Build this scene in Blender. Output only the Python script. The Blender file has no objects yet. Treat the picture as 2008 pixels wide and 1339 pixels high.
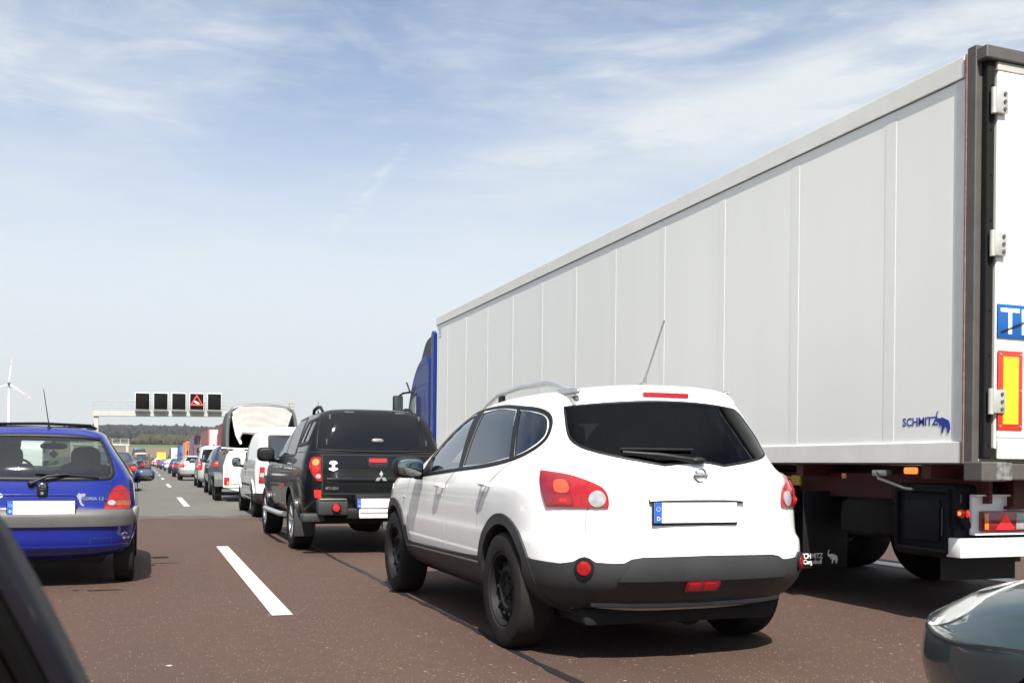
import bpy, bmesh, math, random
from mathutils import Vector, Matrix, geometry
from mathutils.bvhtree import BVHTree
R = math.radians
sc = bpy.context.scene
# ---------------------------------------------------------------- camera, sky, sun, exposure
CAM_H = 1.10
cam_d = bpy.data.cameras.new('camera')
cam_d.sensor_width = 36.0; cam_d.lens = 36*1925/2008
cam_d.shift_x = 0.0; cam_d.shift_y = 242.5/2008
cam_d.clip_start = 0.05; cam_d.clip_end = 9000
cam_d.dof.use_dof = True; cam_d.dof.focus_distance = 12.0; cam_d.dof.aperture_fstop = 9.0
cam = bpy.data.objects.new('camera', cam_d); sc.collection.objects.link(cam)
cam.matrix_world = (Matrix.Translation((0, 0, CAM_H)) @ Matrix.Rotation(R(-20.37), 4, 'Z')
                    @ Matrix.Rotation(R(90), 4, 'X') @ Matrix.Rotation(0.0100, 4, 'Z'))
sc.camera = cam
SUN_EL, SUN_AZ = R(50), R(12.5)
sun_d = bpy.data.lights.new('sun', 'SUN'); sun_d.energy = 4.4; sun_d.angle = R(0.55); sun_d.color = (1.0, .955, .89)
sun = bpy.data.objects.new('sun', sun_d); sc.collection.objects.link(sun)
sun.rotation_mode = 'QUATERNION'
sun.rotation_quaternion = Vector((math.sin(SUN_AZ)*math.cos(SUN_EL), math.cos(SUN_AZ)*math.cos(SUN_EL), -math.sin(SUN_EL))).to_track_quat('-Z', 'Y')
sc.view_settings.view_transform = 'Standard'; sc.view_settings.look = 'None'
sc.view_settings.exposure = 1.15; sc.view_settings.gamma = 1.0; sc.view_settings.use_curve_mapping = False
world = bpy.data.worlds.new('World'); sc.world = world; world.use_nodes = True

def world_sky():
    nt = world.node_tree; nt.nodes.clear(); N = nt.nodes.new; L = nt.links.new
    out = N('ShaderNodeOutputWorld'); bg = N('ShaderNodeBackground'); bg.inputs['Strength'].default_value = 0.066
    sky = N('ShaderNodeTexSky'); sky.sky_type = 'NISHITA'; sky.sun_disc = False
    sky.sun_elevation = SUN_EL; sky.sun_rotation = R(190); sky.air_density = 1.0; sky.dust_density = .6; sky.ozone_density = 2.2
    tc = N('ShaderNodeTexCoord'); sep = N('ShaderNodeSeparateXYZ'); L(tc.outputs['Generated'], sep.inputs[0])
    def M(op, a, b=None, c=None, clamp=False):
        m = N('ShaderNodeMath'); m.operation = op; m.use_clamp = clamp
        for i, v in enumerate((a, b, c)):
            if v is None: continue
            if isinstance(v, (int, float)): m.inputs[i].default_value = v
            else: L(v, m.inputs[i])
        return m.outputs[0]
    # cirrus and haze, laid out by compass bearing and height above the horizon
    az = M('ARCTAN2', sep.outputs['X'], sep.outputs['Y']); el = M('ARCSINE', sep.outputs['Z'])
    comb = N('ShaderNodeCombineXYZ'); L(az, comb.inputs[0]); L(el, comb.inputs[1])
    def layer(rot, scale, nscale, detail, rough, dist, lo, hi, w=0.0):
        mp = N('ShaderNodeMapping'); L(comb.outputs[0], mp.inputs['Vector'])
        mp.inputs['Rotation'].default_value[2] = R(rot); mp.inputs['Scale'].default_value = scale
        mp.inputs['Location'].default_value = (w, w*.7, 0)
        n = N('ShaderNodeTexNoise'); n.inputs['Scale'].default_value = nscale; n.inputs['Detail'].default_value = detail
        n.inputs['Roughness'].default_value = rough; n.inputs['Distortion'].default_value = dist
        L(mp.outputs[0], n.inputs['Vector'])
        mr = N('ShaderNodeMapRange'); mr.interpolation_type = 'SMOOTHSTEP'
        mr.inputs['From Min'].default_value = lo; mr.inputs['From Max'].default_value = hi; L(n.outputs['Fac'], mr.inputs['Value'])
        return mr.outputs[0]
    big = layer(-14, (1.0, 3.2, 1), 2.1, 5, .52, .5, .42, .70, 5.3)
    mid = layer(-20, (1.0, 4.5, 1), 4.6, 8, .60, .7, .43, .76, 2.1)
    fine = layer(-9, (1.0, 5.5, 1), 9.0, 10, .66, .9, .40, .78, 8.4)
    puff = layer(10, (1.0, 1.6, 1), 8.0, 8, .6, .4, .56, .82, 3.7)
    def sm(v, a, b_, lo=0., hi=1.):
        r = N('ShaderNodeMapRange'); r.interpolation_type = 'SMOOTHSTEP'; r.inputs['From Min'].default_value = a; r.inputs['From Max'].default_value = b_
        r.inputs['To Min'].default_value = lo; r.inputs['To Max'].default_value = hi; L(v, r.inputs['Value']); return r.outputs[0]
    # the broad band that climbs to the right
    def band(az0, el0, k, width, aa, ab):
        d = M('ABSOLUTE', M('SUBTRACT', M('SUBTRACT', el, R(el0)), M('MULTIPLY', M('SUBTRACT', az, R(az0)), k)))
        d = M('ADD', d, M('MULTIPLY', M('SUBTRACT', mid, .5), R(1.6)))
        return M('MULTIPLY', sm(d, R(width), R(width*.15)), M('MULTIPLY', sm(az, R(aa), R(aa+9)), sm(az, R(ab+10), R(ab))))
    b1 = M('MULTIPLY', band(24, 17.3, .20, 2.6, 12, 52), M('ADD', .35, M('MULTIPLY', mid, .65)))
    b2 = M('MULTIPLY', band(22, 13.0, .42, 3.4, 8, 40), M('ADD', .2, M('MULTIPLY', big, .6)))
    # broken old contrail
    def seg(a0, e0, a1, e1, w):
        ux, uy = R(a1-a0), R(e1-e0); ln = math.hypot(ux, uy); ux, uy = ux/ln, uy/ln
        px, py = M('SUBTRACT', az, R(a0)), M('SUBTRACT', el, R(e0))
        al = M('ADD', M('MULTIPLY', px, ux), M('MULTIPLY', py, uy)); ac = M('ABSOLUTE', M('ADD', M('SUBTRACT', M('MULTIPLY', px, uy), M('MULTIPLY', py, ux)), M('MULTIPLY', M('SUBTRACT', fine, .5), R(.5))))
        return M('MULTIPLY', sm(ac, R(w), R(w*.1)), M('MULTIPLY', sm(al, -R(.4), R(.3)), sm(al, ln+R(.4), ln-R(.3))))
    ct = M('MULTIPLY', M('MAXIMUM', seg(11.2, 14.2, 14.0, 18.0, .42), seg(8.4, 11.6, 11.2, 14.6, .5)), M('MULTIPLY', fine, .55))
    cl = M('ADD', M('ADD', M('MULTIPLY', big, .36), M('MULTIPLY', M('MULTIPLY', mid, .40), M('ADD', big, .35))), M('ADD', M('MULTIPLY', fine, .20), M('MULTIPLY', puff, .28)))
    cl = M('ADD', cl, M('ADD', M('MULTIPLY', b1, .95), M('MULTIPLY', b2, .50))); cl = M('ADD', cl, ct, clamp=True)
    veil = M('MAXIMUM', sm(el, R(27), R(7), .03, .93), sm(el, R(32), R(60), 0, .75))  # haze low down; second term thickens added fill cloud overhead, out of view
    one = M('SUBTRACT', 1.0, veil); f = M('ADD', veil, M('MULTIPLY', one, cl), clamp=True); f2 = M('MULTIPLY', f, .95)
    ccol = N('ShaderNodeMix'); ccol.data_type = 'RGBA'; L(sm(el, R(0), R(11)), ccol.inputs[0])
    ccol.inputs[6].default_value = (4.95, 5.08, 5.12, 1); ccol.inputs[7].default_value = (5.7, 5.98, 6.15, 1)
    hi = N('ShaderNodeMix'); hi.data_type = 'RGBA'; L(sm(el, R(30), R(55)), hi.inputs[0]); L(ccol.outputs[2], hi.inputs[6]); hi.inputs[7].default_value = (10.0, 10.3, 10.1, 1); ccol = hi  # unseen overhead cloud made brighter, added to lift the shaded sides
    tn = N('ShaderNodeMix'); tn.data_type = 'RGBA'; tn.blend_type = 'MULTIPLY'; tn.inputs[0].default_value = 1; L(sky.outputs[0], tn.inputs[6]); tn.inputs[7].default_value = (.88, .965, 1.03, 1)
    mix = N('ShaderNodeMix'); mix.data_type = 'RGBA'; L(f2, mix.inputs[0]); L(tn.outputs[2], mix.inputs[6]); L(ccol.outputs[2], mix.inputs[7])
    L(mix.outputs[2], bg.inputs['Color']); L(bg.outputs[0], out.inputs['Surface'])
world_sky()

# ---------------------------------------------------------------- materials
MATS = {}
def mat(name, col, rough=.5, metal=0., coat=0., spec=.5, emit=None, es=0., noise=0., nscale=4., bump=0., bscale=60., stretch=None, dirt=None, coat_rough=.04):
    if name in MATS: return MATS[name]
    m = bpy.data.materials.new(name); m.use_nodes = True; nt = m.node_tree; N = nt.nodes.new; L = nt.links.new
    b = nt.nodes['Principled BSDF']
    b.inputs['Base Color'].default_value = (*col, 1); b.inputs['Roughness'].default_value = rough; b.inputs['Metallic'].default_value = metal
    b.inputs['Coat Weight'].default_value = coat; b.inputs['Coat Roughness'].default_value = coat_rough; b.inputs['Specular IOR Level'].default_value = spec
    if emit: b.inputs['Emission Color'].default_value = (*emit, 1); b.inputs['Emission Strength'].default_value = es
    tc = N('ShaderNodeTexCoord'); src = tc.outputs['Object']
    if stretch:
        mp = N('ShaderNodeMapping'); mp.inputs['Scale'].default_value = stretch; L(src, mp.inputs['Vector']); src = mp.outputs[0]
    n = N('ShaderNodeTexNoise'); n.inputs['Scale'].default_value = nscale; n.inputs['Detail'].default_value = 6; n.inputs['Roughness'].default_value = .65; L(src, n.inputs['Vector'])
    k = noise if noise else .05
    mx = N('ShaderNodeMix'); mx.data_type = 'RGBA'
    d = dirt or tuple(c*(1-k) for c in col)
    mx.inputs[6].default_value = (*col, 1); mx.inputs[7].default_value = (*d, 1)
    mr = N('ShaderNodeMapRange'); mr.inputs['From Min'].default_value = .35; mr.inputs['From Max'].default_value = .75; L(n.outputs['Fac'], mr.inputs['Value'])
    if dirt: mr.inputs['To Max'].default_value = k
    L(mr.outputs[0], mx.inputs[0]); L(mx.outputs[2], b.inputs['Base Color'])
    if bump:
        n2 = N('ShaderNodeTexNoise'); n2.inputs['Scale'].default_value = bscale; n2.inputs['Detail'].default_value = 3; L(tc.outputs['Object'], n2.inputs['Vector'])
        bp = N('ShaderNodeBump'); bp.inputs['Strength'].default_value = bump; bp.inputs['Distance'].default_value = .003; L(n2.outputs['Fac'], bp.inputs['Height']); L(bp.outputs[0], b.inputs['Normal'])
    MATS[name] = m; return m
def paint(name, col, metal=0., rough=.38, dirt=None, dk=.25, coat=1.0):
    return mat(name, col, rough=rough, metal=metal, coat=coat, spec=.12, noise=dk if dirt else .04, nscale=2.2, dirt=dirt)
def glass_mat(name, tint, refl=.09):
    m = bpy.data.materials.new(name); m.use_nodes = True; nt = m.node_tree; nt.nodes.clear(); N = nt.nodes.new; L = nt.links.new
    o = N('ShaderNodeOutputMaterial'); t = N('ShaderNodeBsdfTransparent'); t.inputs[0].default_value = (*tint, 1)
    g = N('ShaderNodeBsdfGlossy'); g.inputs['Roughness'].default_value = .02; g.inputs[0].default_value = (.95, .97, 1, 1)
    ge = N('ShaderNodeNewGeometry'); dt = N('ShaderNodeVectorMath'); dt.operation = 'DOT_PRODUCT'; L(ge.outputs['Incoming'], dt.inputs[0]); L(ge.outputs['Normal'], dt.inputs[1])
    ab = N('ShaderNodeMath'); ab.operation = 'ABSOLUTE'; L(dt.outputs['Value'], ab.inputs[0])
    om = N('ShaderNodeMath'); om.operation = 'SUBTRACT'; om.inputs[0].default_value = 1; om.use_clamp = True; L(ab.outputs[0], om.inputs[1])
    pw = N('ShaderNodeMath'); pw.operation = 'POWER'; pw.inputs[1].default_value = 5; L(om.outputs[0], pw.inputs[0])
    ma = N('ShaderNodeMath'); ma.operation = 'MULTIPLY_ADD'; ma.use_clamp = True; ma.inputs[1].default_value = .9; ma.inputs[2].default_value = refl+.04; L(pw.outputs[0], ma.inputs[0])
    mx = N('ShaderNodeMixShader'); L(ma.outputs[0], mx.inputs[0]); L(t.outputs[0], mx.inputs[1]); L(g.outputs[0], mx.inputs[2]); L(mx.outputs[0], o.inputs[0])
    MATS[name] = m; return m
M_ = dict(
 glass=mat('tinted_glass', (.006, .007, .009), rough=.03, coat=0, spec=.28),
 glassgrey=mat('grey_glass', (.03, .036, .042), rough=.05, spec=.9),
 clear=glass_mat('clear_glass', (.62, .68, .66), .03),
 sideglass=glass_mat('side_glass', (.60, .68, .68), .20),
 smokeside=glass_mat('smoke_side_glass', (.10, .12, .15), .09),
 smoke=glass_mat('smoke_glass', (.04, .045, .05), -.022),
 rubber=mat('rubber', (.012, .012, .012), rough=.8, noise=.3, nscale=14, spec=.15),
 black=mat('black_plastic', (.009, .009, .010), rough=.5, bump=.2, spec=.25),
 well=mat('wheel_well', (.004, .004, .004), rough=.9),
 grey=mat('grey_plastic', (.085, .082, .078), rough=.55, noise=.25, nscale=6, bump=.3, bscale=220),
 cladding=mat('dark_cladding', (.034, .035, .036), rough=.5, spec=.3, noise=.25, nscale=5, bump=.35, bscale=260),
 chrome=mat('chrome', (.75, .75, .74), rough=.12, metal=1),
 alu=mat('aluminium', (.62, .62, .60), rough=.35, metal=.85, noise=.2),
 alloy=mat('alloy', (.45, .45, .46), rough=.3, metal=.9, noise=.15),
 steelblack=mat('steel_rim', (.010, .0105, .012), rough=.6, spec=.15, noise=.4, nscale=20, dirt=(.028, .024, .02)),
 gap=mat('panel_gap', (.015, .015, .015), rough=.8),
 gapw=mat('panel_gap_soft', (.32, .32, .30), rough=.8),
 plate=mat('plate_white', (.86, .86, .85), rough=.35),
 platebl=mat('plate_blue', (.02, .10, .55), rough=.35),
 red=mat('lamp_red', (.30, .005, .009), rough=.12, coat=1.0, spec=.3, emit=(1, .01, .015), es=.05, noise=.5, nscale=30),
 reddark=mat('lamp_dark_red', (.22, .004, .014), rough=.10, coat=1.0, noise=.3, nscale=20),
 redlit=mat('lamp_red_lit', (.45, .008, .008), rough=.2, coat=.6, emit=(1, .02, .015), es=.55, noise=.4, nscale=50),
 amberlit=mat('lamp_amber_lit', (.6, .14, .02), rough=.2, coat=.6, emit=(1, .26, .04), es=.6, noise=.5, nscale=50),
 amber=mat('lamp_amber', (.75, .20, .02), rough=.2, coat=.8),
 lampwhite=mat('lamp_clear', (.36, .36, .36), rough=.12, coat=1.0, noise=.4, nscale=30),
 white=mat('white_paint_plain', (.80, .80, .78), rough=.35, coat=.4, noise=.08),
 skin=mat('skin', (.42, .24, .17), rough=.5),
 cloth=mat('dark_cloth', (.03, .032, .038), rough=.9, noise=.3),
 seat=mat('seat_fabric', (.012, .0125, .014), rough=.9, noise=.3),
 mirror=mat('mirror_glass', (.26, .30, .30), rough=.03, metal=1.0),
)

# ---------------------------------------------------------------- scene tree helpers
COL = sc.collection
def link(name, me, m, parent=None, loc=None):
    o = bpy.data.objects.new(name, me); COL.objects.link(o)
    if m is not None:
        ms = m if isinstance(m, (list, tuple)) else [m]
        for x in ms: me.materials.append(M_.get(x, MATS.get(x)) if isinstance(x, str) else x)
    if parent: o.parent = parent
    if loc: o.location = loc
    return o
def tag(o, label, cat, group=None):
    o['label'] = label; o['category'] = cat
    if group: o['group'] = group
    return o
def thing(name, label, cat, loc=(0, 0, 0), rz=0., group=None):
    o = bpy.data.objects.new(name, None); COL.objects.link(o); o.empty_display_size = .3
    o.location = loc; o.rotation_euler = (0, 0, rz); return tag(o, label, cat, group)
class MB:
    def __init__(s): s.bm = bmesh.new()
    def box(s, c, d, rot=None, bev=0.):
        r = bmesh.ops.create_cube(s.bm, size=1); vs = r['verts']
        bmesh.ops.scale(s.bm, vec=d, verts=vs)
        if bev:
            es = list({e for v in vs for e in v.link_edges})
            rr = bmesh.ops.bevel(s.bm, geom=es, offset=bev, segments=2, affect='EDGES', profile=.5); vs = list({v for f in rr['faces'] for v in f.verts} | {v for v in vs if v.is_valid})
        if rot: bmesh.ops.rotate(s.bm, cent=(0, 0, 0), matrix=rot.to_matrix() if hasattr(rot, 'to_matrix') else rot, verts=vs)
        bmesh.ops.translate(s.bm, vec=c, verts=vs); return s
    def cyl(s, a, b, r, r2=None, seg=16):
        a, b = Vector(a), Vector(b); d = b-a
        q = d.to_track_quat('Z', 'Y').to_matrix().to_4x4(); q.translation = (a+b)/2
        bmesh.ops.create_cone(s.bm, cap_ends=True, segments=seg, radius1=r, radius2=r if r2 is None else r2, depth=d.length, matrix=q); return s
    def tube(s, pts, r, seg=8, closed=False):
        pts = [Vector(p) for p in pts]; n = len(pts); rings = []
        up = None
        for i, p in enumerate(pts):
            t = (pts[(i+1) % n]-pts[i-1]) if closed else (pts[min(i+1, n-1)]-pts[max(i-1, 0)])
            t.normalize()
            if up is None: up = t.orthogonal().normalized()
            up = (up - t*up.dot(t)).normalized(); sd = t.cross(up)
            rr = r[i] if isinstance(r, (list, tuple)) else r
            rings.append([s.bm.verts.new(p+up*math.cos(2*math.pi*k/seg)*rr+sd*math.sin(2*math.pi*k/seg)*rr) for k in range(seg)])
        for i in range(n if closed else n-1):
            A, B = rings[i], rings[(i+1) % n]
            for k in range(seg): s.bm.faces.new((A[k], A[(k+1) % seg], B[(k+1) % seg], B[k]))
        if not closed: s.bm.faces.new(rings[0][::-1]); s.bm.faces.new(rings[-1])
        return s
    def prism(s, poly, axis, a, b):
        # poly: 2D points; axis 'x': (y,z), 'y': (x,z), 'z': (x,y)
        f = {'x': lambda u, v, w: (w, u, v), 'y': lambda u, v, w: (u, w, v), 'z': lambda u, v, w: (u, v, w)}[axis]
        A = [s.bm.verts.new(f(u, v, a)) for u, v in poly]; B = [s.bm.verts.new(f(u, v, b)) for u, v in poly]
        n = len(poly); s.bm.faces.new(A); s.bm.faces.new(B[::-1])
        for i in range(n): s.bm.faces.new((A[i], B[i], B[(i+1) % n], A[(i+1) % n]))
        return s
    def lathe(s, prof, axis='x', c=(0, 0, 0), seg=48, uv=False):
        # prof: (radius, axial)
        rings = []
        for k in range(seg):
            a = 2*math.pi*k/seg; ca, sa = math.cos(a), math.sin(a)
            if axis == 'x': rings.append([s.bm.verts.new((c[0]+h, c[1]+r*ca, c[2]+r*sa)) for r, h in prof])
            elif axis == 'y': rings.append([s.bm.verts.new((c[0]+r*ca, c[1]+h, c[2]+r*sa)) for r, h in prof])
            else: rings.append([s.bm.verts.new((c[0]+r*ca, c[1]+r*sa, c[2]+h)) for r, h in prof])
        uvl = s.bm.loops.layers.uv.verify() if uv else None
        for k in range(seg):
            A, B = rings[k], rings[(k+1) % seg]
            for j in range(len(prof)-1):
                f = s.bm.faces.new((A[j], A[j+1], B[j+1], B[j]))
                if uv:
                    for lp, (uu, vv) in zip(f.loops, ((k, j), (k, j+1), (k+1, j+1), (k+1, j))):
                        lp[uvl].uv = (uu/seg, sum(math.dist(prof[q], prof[q+1]) for q in range(vv)))
        return s
    def blob(s, c, r, e=2.4, seg=24, ring=14, rot=None):
        vs = []
        def pw(v, p): return math.copysign(abs(v)**p, v)
        for i in range(1, ring):
            ph = math.pi*i/ring-math.pi/2
            vs.append([s.bm.verts.new((r[0]*pw(math.cos(ph), 2/e)*pw(math.cos(2*math.pi*k/seg), 2/e), r[1]*pw(math.cos(ph), 2/e)*pw(math.sin(2*math.pi*k/seg), 2/e), r[2]*pw(math.sin(ph), 2/e))) for k in range(seg)])
        b = s.bm.verts.new((0, 0, -r[2])); t = s.bm.verts.new((0, 0, r[2]))
        for i in range(len(vs)-1):
            for k in range(seg): s.bm.faces.new((vs[i][k], vs[i][(k+1) % seg], vs[i+1][(k+1) % seg], vs[i+1][k]))
        for k in range(seg): s.bm.faces.new((b, vs[0][(k+1) % seg], vs[0][k])); s.bm.faces.new((t, vs[-1][k], vs[-1][(k+1) % seg]))
        al = [v for q in vs for v in q]+[b, t]
        if rot: bmesh.ops.rotate(s.bm, cent=(0, 0, 0), matrix=rot, verts=al)
        bmesh.ops.translate(s.bm, vec=c, verts=al); return s
    def build(s, name, m, parent=None, loc=None, smooth=True, ang=35, fix=True):
        if fix: bmesh.ops.recalc_face_normals(s.bm, faces=s.bm.faces)
        me = bpy.data.meshes.new(name); s.bm.to_mesh(me); s.bm.free()
        if smooth: shade(me, ang)
        return link(name, me, m, parent, loc)
def shade(me, ang=35):
    for p in me.polygons: p.use_smooth = True
    me.set_sharp_from_angle(angle=R(ang))

# ---------------------------------------------------------------- body loft + surface patches
def catmull(rows, sub):
    out = []; n = len(rows)
    for i in range(n-1):
        p0, p1, p2, p3 = rows[max(i-1, 0)], rows[i], rows[i+1], rows[min(i+2, n-1)]
        for k in range(sub):
            t = k/sub
            out.append([.5*((2*b)+(c-a)*t+(2*a-5*b+4*c-d)*t*t+(3*b-a-3*c+d)*t**3) for a, b, c, d in zip(p0, p1, p2, p3)])
    out.append(list(rows[-1])); return out
def ring_pts(row, M=14, S=9):
    z, yr, yf, hw, nr, nf, Dr, Df = row[:8]
    cr = row[8] if len(row) > 8 else 0.
    P = []
    for i in range(2*M+1):
        a = -math.pi/2+math.pi*i/(2*M)
        x = hw*math.copysign(abs(math.sin(a))**(2/nr), a); y = yr+Dr*(1-abs(math.cos(a))**(2/nr)); P.append((x, y, z))
    for i in range(1, S): P.append((hw, yr+Dr+(yf-Df-yr-Dr)*i/S, z))
    for i in range(2*M+1):
        a = math.pi/2-math.pi*i/(2*M)
        x = hw*math.copysign(abs(math.sin(a))**(2/nf), a); y = yf-Df*(1-abs(math.cos(a))**(2/nf)); P.append((x, y, z))
    for i in range(1, S): P.append((-hw, yf-Df+(yr+Dr-yf+Df)*i/S, z))
    return P
def loft_bm(levels, sub=4, M=14, S=9, camber=0.):
    rows = catmull(levels, sub); bm = bmesh.new(); rings = []
    for r in rows:
        rings.append([bm.verts.new(p) for p in ring_pts(r, M, S)])
    n = len(rings[0])
    for A, B in zip(rings, rings[1:]):
        for k in range(n): bm.faces.new((A[k], A[(k+1) % n], B[(k+1) % n], B[k]))
    bm.faces.new(rings[0][::-1]); bm.faces.new(rings[-1])
    bmesh.ops.recalc_face_normals(bm, faces=bm.faces); return bm
class Surf:
    "smooth surface query on a mesh (local coordinates)"
    def __init__(s, bm):
        bm = bm.copy(); bmesh.ops.triangulate(bm, faces=bm.faces); bm.normal_update(); bm.verts.ensure_lookup_table(); bm.faces.ensure_lookup_table()
        s.v = [v.co.copy() for v in bm.verts]; s.n = [v.normal.copy() for v in bm.verts]; s.f = [[v.index for v in f.verts] for f in bm.faces]
        s.t = BVHTree.FromPolygons(s.v, s.f); bm.free()
    def _sm(s, loc, fi):
        a, b, c = s.f[fi]; w = geometry.barycentric_transform(loc, s.v[a], s.v[b], s.v[c], Vector((1, 0, 0)), Vector((0, 1, 0)), Vector((0, 0, 1)))
        n = s.n[a]*w.x+s.n[b]*w.y+s.n[c]*w.z
        return loc, n.normalized() if n.length > 1e-6 else Vector((0, 0, 1))
    def cast(s, o, d):
        o, d = Vector(o), Vector(d).normalized(); h = s.t.ray_cast(o, d)
        if h[0] is None:
            # nearest surface to the ray, taken at the silhouette
            best = None
            for k in range(60):
                q = o+d*(k*.15); r = s.t.find_nearest(q)
                if r[0] is not None and (best is None or r[3] < best[3]): best = r
            h = best
        return s._sm(h[0], h[2])
def frame(kind, side=1):
    "projection frame: (u-axis, v-axis, ray direction)"
    if kind == 'rear': return Vector((1, 0, 0)), Vector((0, 0, 1)), Vector((0, 1, 0)), 6.
    if kind == 'front': return Vector((1, 0, 0)), Vector((0, 0, 1)), Vector((0, -1, 0)), 9.
    if kind == 'top': return Vector((1, 0, 0)), Vector((0, 1, 0)), Vector((0, 0, -1)), 6.
    if kind == 'left': return Vector((0, 1, 0)), Vector((0, 0, 1)), Vector((1, 0, 0)), 4.
    if kind == 'right': return Vector((0, 1, 0)), Vector((0, 0, 1)), Vector((-1, 0, 0)), 4.
    # diagonal frames: u grows towards +x (rear) / forward
    if kind.startswith('diagL'):
        a = R(float(kind[5:] or 45)); d = Vector((math.sin(a), math.cos(a), 0)); return Vector((math.cos(a), -math.sin(a), 0)), Vector((0, 0, 1)), d, 6.
    if kind.startswith('diagR'):
        a = R(float(kind[5:] or 45)); d = Vector((-math.sin(a), math.cos(a), 0)); return Vector((math.cos(a), math.sin(a), 0)), Vector((0, 0, 1)), d, 6.
    if kind.startswith('fdiagL'):
        a = R(float(kind[6:] or 45)); d = Vector((math.sin(a), -math.cos(a), 0)); return Vector((math.cos(a), math.sin(a), 0)), Vector((0, 0, 1)), d, 9.
def hit(S, kind, u, v):
    U, V, D, dist = frame(kind); return S.cast(U*u+V*v-D*dist, D)
def resample(poly, step, closed=True):
    out = []; n = len(poly)
    for i in range(n if closed else n-1):
        a, b = Vector(poly[i]), Vector(poly[(i+1) % n]); k = max(1, math.ceil((b-a).length/step))
        for j in range(k): out.append(a.lerp(b, j/k))
    if not closed: out.append(Vector(poly[-1]))
    return out
def smooth_poly(pts, sub=5, closed=True):
    "Catmull-Rom through the points; a point given as (x, y, 1) stays a sharp corner"
    n = len(pts); out = []
    P = [Vector(p[:2]) for p in pts]; sharp = [len(p) > 2 for p in pts]
    for i in range(n if closed else n-1):
        p1, p2 = P[i], P[(i+1) % n]
        p0 = P[i-1] if (closed or i > 0) else p1
        p3 = P[(i+2) % n] if (closed or i+2 < n) else p2
        if sharp[i]: p0 = p1
        if sharp[(i+1) % n]: p3 = p2
        for k in range(sub):
            t = k/sub; out.append(.5*((2*p1)+(p2-p0)*t+(2*p0-5*p1+4*p2-p3)*t*t+(3*p1-p0-3*p2+p3)*t**3))
    if not closed: out.append(P[-1])
    return out
def patch(S, name, kind, poly, m, parent, off=.004, step=.04, skirt=.012, dome=0., xf=None):
    poly = resample([Vector(p[:2]) for p in poly], step); n = len(poly)
    xs = [p.x for p in poly]; ys = [p.y for p in poly]
    inner = []
    def inside(q):
        c = False; j = n-1
        for i in range(n):
            if (poly[i].y > q[1]) != (poly[j].y > q[1]) and q[0] < (poly[j].x-poly[i].x)*(q[1]-poly[i].y)/(poly[j].y-poly[i].y)+poly[i].x: c = not c
            j = i
        return c
    def dist(q):
        return min((Vector(q)-p).length for p in poly)
    y = min(ys)+step*.5
    while y < max(ys):
        x = min(xs)+step*.5
        while x < max(xs):
            if inside((x, y)) and dist((x, y)) > step*.55: inner.append(Vector((x, y)))
            x += step
        y += step
    V, E, F, *_ = geometry.delaunay_2d_cdt(poly+inner, [(i, (i+1) % n) for i in range(n)], [], 1, 1e-6)
    bm = bmesh.new(); nrm = []; vs = []
    for p in V:
        loc, no = hit(S, kind, p.x, p.y)
        o = off+(dome*min(1., dist(p)/.05) if dome else 0.)
        vs.append(bm.verts.new(loc+no*o)); nrm.append(no)
    U, W, D, _ = frame(kind)
    for f in F:
        a, b, c = [V[i] for i in f[:3]]
        try: fc = bm.faces.new([vs[i] for i in f])
        except ValueError: continue
    bm.normal_update()
    for fc in list(bm.faces):
        i = fc.verts[0].index
    bm.verts.index_update()
    flip = [f for f in bm.faces if f.normal.dot(D) > 0]
    if flip: bmesh.ops.reverse_faces(bm, faces=flip)
    k0 = len(vs)
    if skirt:
        be = [e for e in bm.edges if len(e.link_faces) == 1]; mp = {}
        def dup(v):
            if v not in mp:
                no = nrm[v.index]; a = bm.verts.new(v.co); b = bm.verts.new(v.co-no*(skirt+off)); mp[v] = (a, b); nrm.append(None); nrm.append(None)
            return mp[v]
        for e in be:
            f = e.link_faces[0]; lp = [l for l in f.loops if l.edge == e][0]; a, b = lp.vert, lp.link_loop_next.vert
            (a1, a2), (b1, b2) = dup(a), dup(b); bm.faces.new((b1, a1, a2, b2))
    bm.normal_update(); bm.verts.index_update()
    nn = [(nrm[i] if i < len(nrm) and nrm[i] is not None else v.normal.copy()) for i, v in enumerate(bm.verts)]
    me = bpy.data.meshes.new(name); bm.to_mesh(me); bm.free()
    for p in me.polygons: p.use_smooth = True
    if not dome: me.normals_split_custom_set_from_vertices([tuple(x) for x in nn])
    return link(name, me, m, parent)
def ribbon(S, name, kind, line, w, m, parent, off=.002, h=0., closed=False, step=.03, join=None):
    pts = resample([Vector(p[:2]) for p in line], step, closed); n = len(pts)
    bm = join or bmesh.new(); prof = [(-.5, -.006), (-.5, off), (-.25, off+h), (.25, off+h), (.5, off), (.5, -.006)]
    L = [hit(S, kind, p.x, p.y) for p in pts]; rows = []
    for i in range(n):
        a = L[(i+1) % n][0] if (closed or i < n-1) else L[i][0]; b = L[i-1][0] if (closed or i > 0) else L[i][0]
        t = (a-b).normalized(); no = L[i][1]; sd = t.cross(no).normalized()
        rows.append([bm.verts.new(L[i][0]+sd*w*q+no*r) for q, r in prof])
    for i in range(n if closed else n-1):
        A, B = rows[i], rows[(i+1) % n]
        for k in range(len(prof)-1): bm.faces.new((A[k], A[k+1], B[k+1], B[k]))
    if join: return
    bmesh.ops.recalc_face_normals(bm, faces=bm.faces)
    me = bpy.data.meshes.new(name); bm.to_mesh(me); bm.free(); shade(me, 50); return link(name, me, m, parent)
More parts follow.
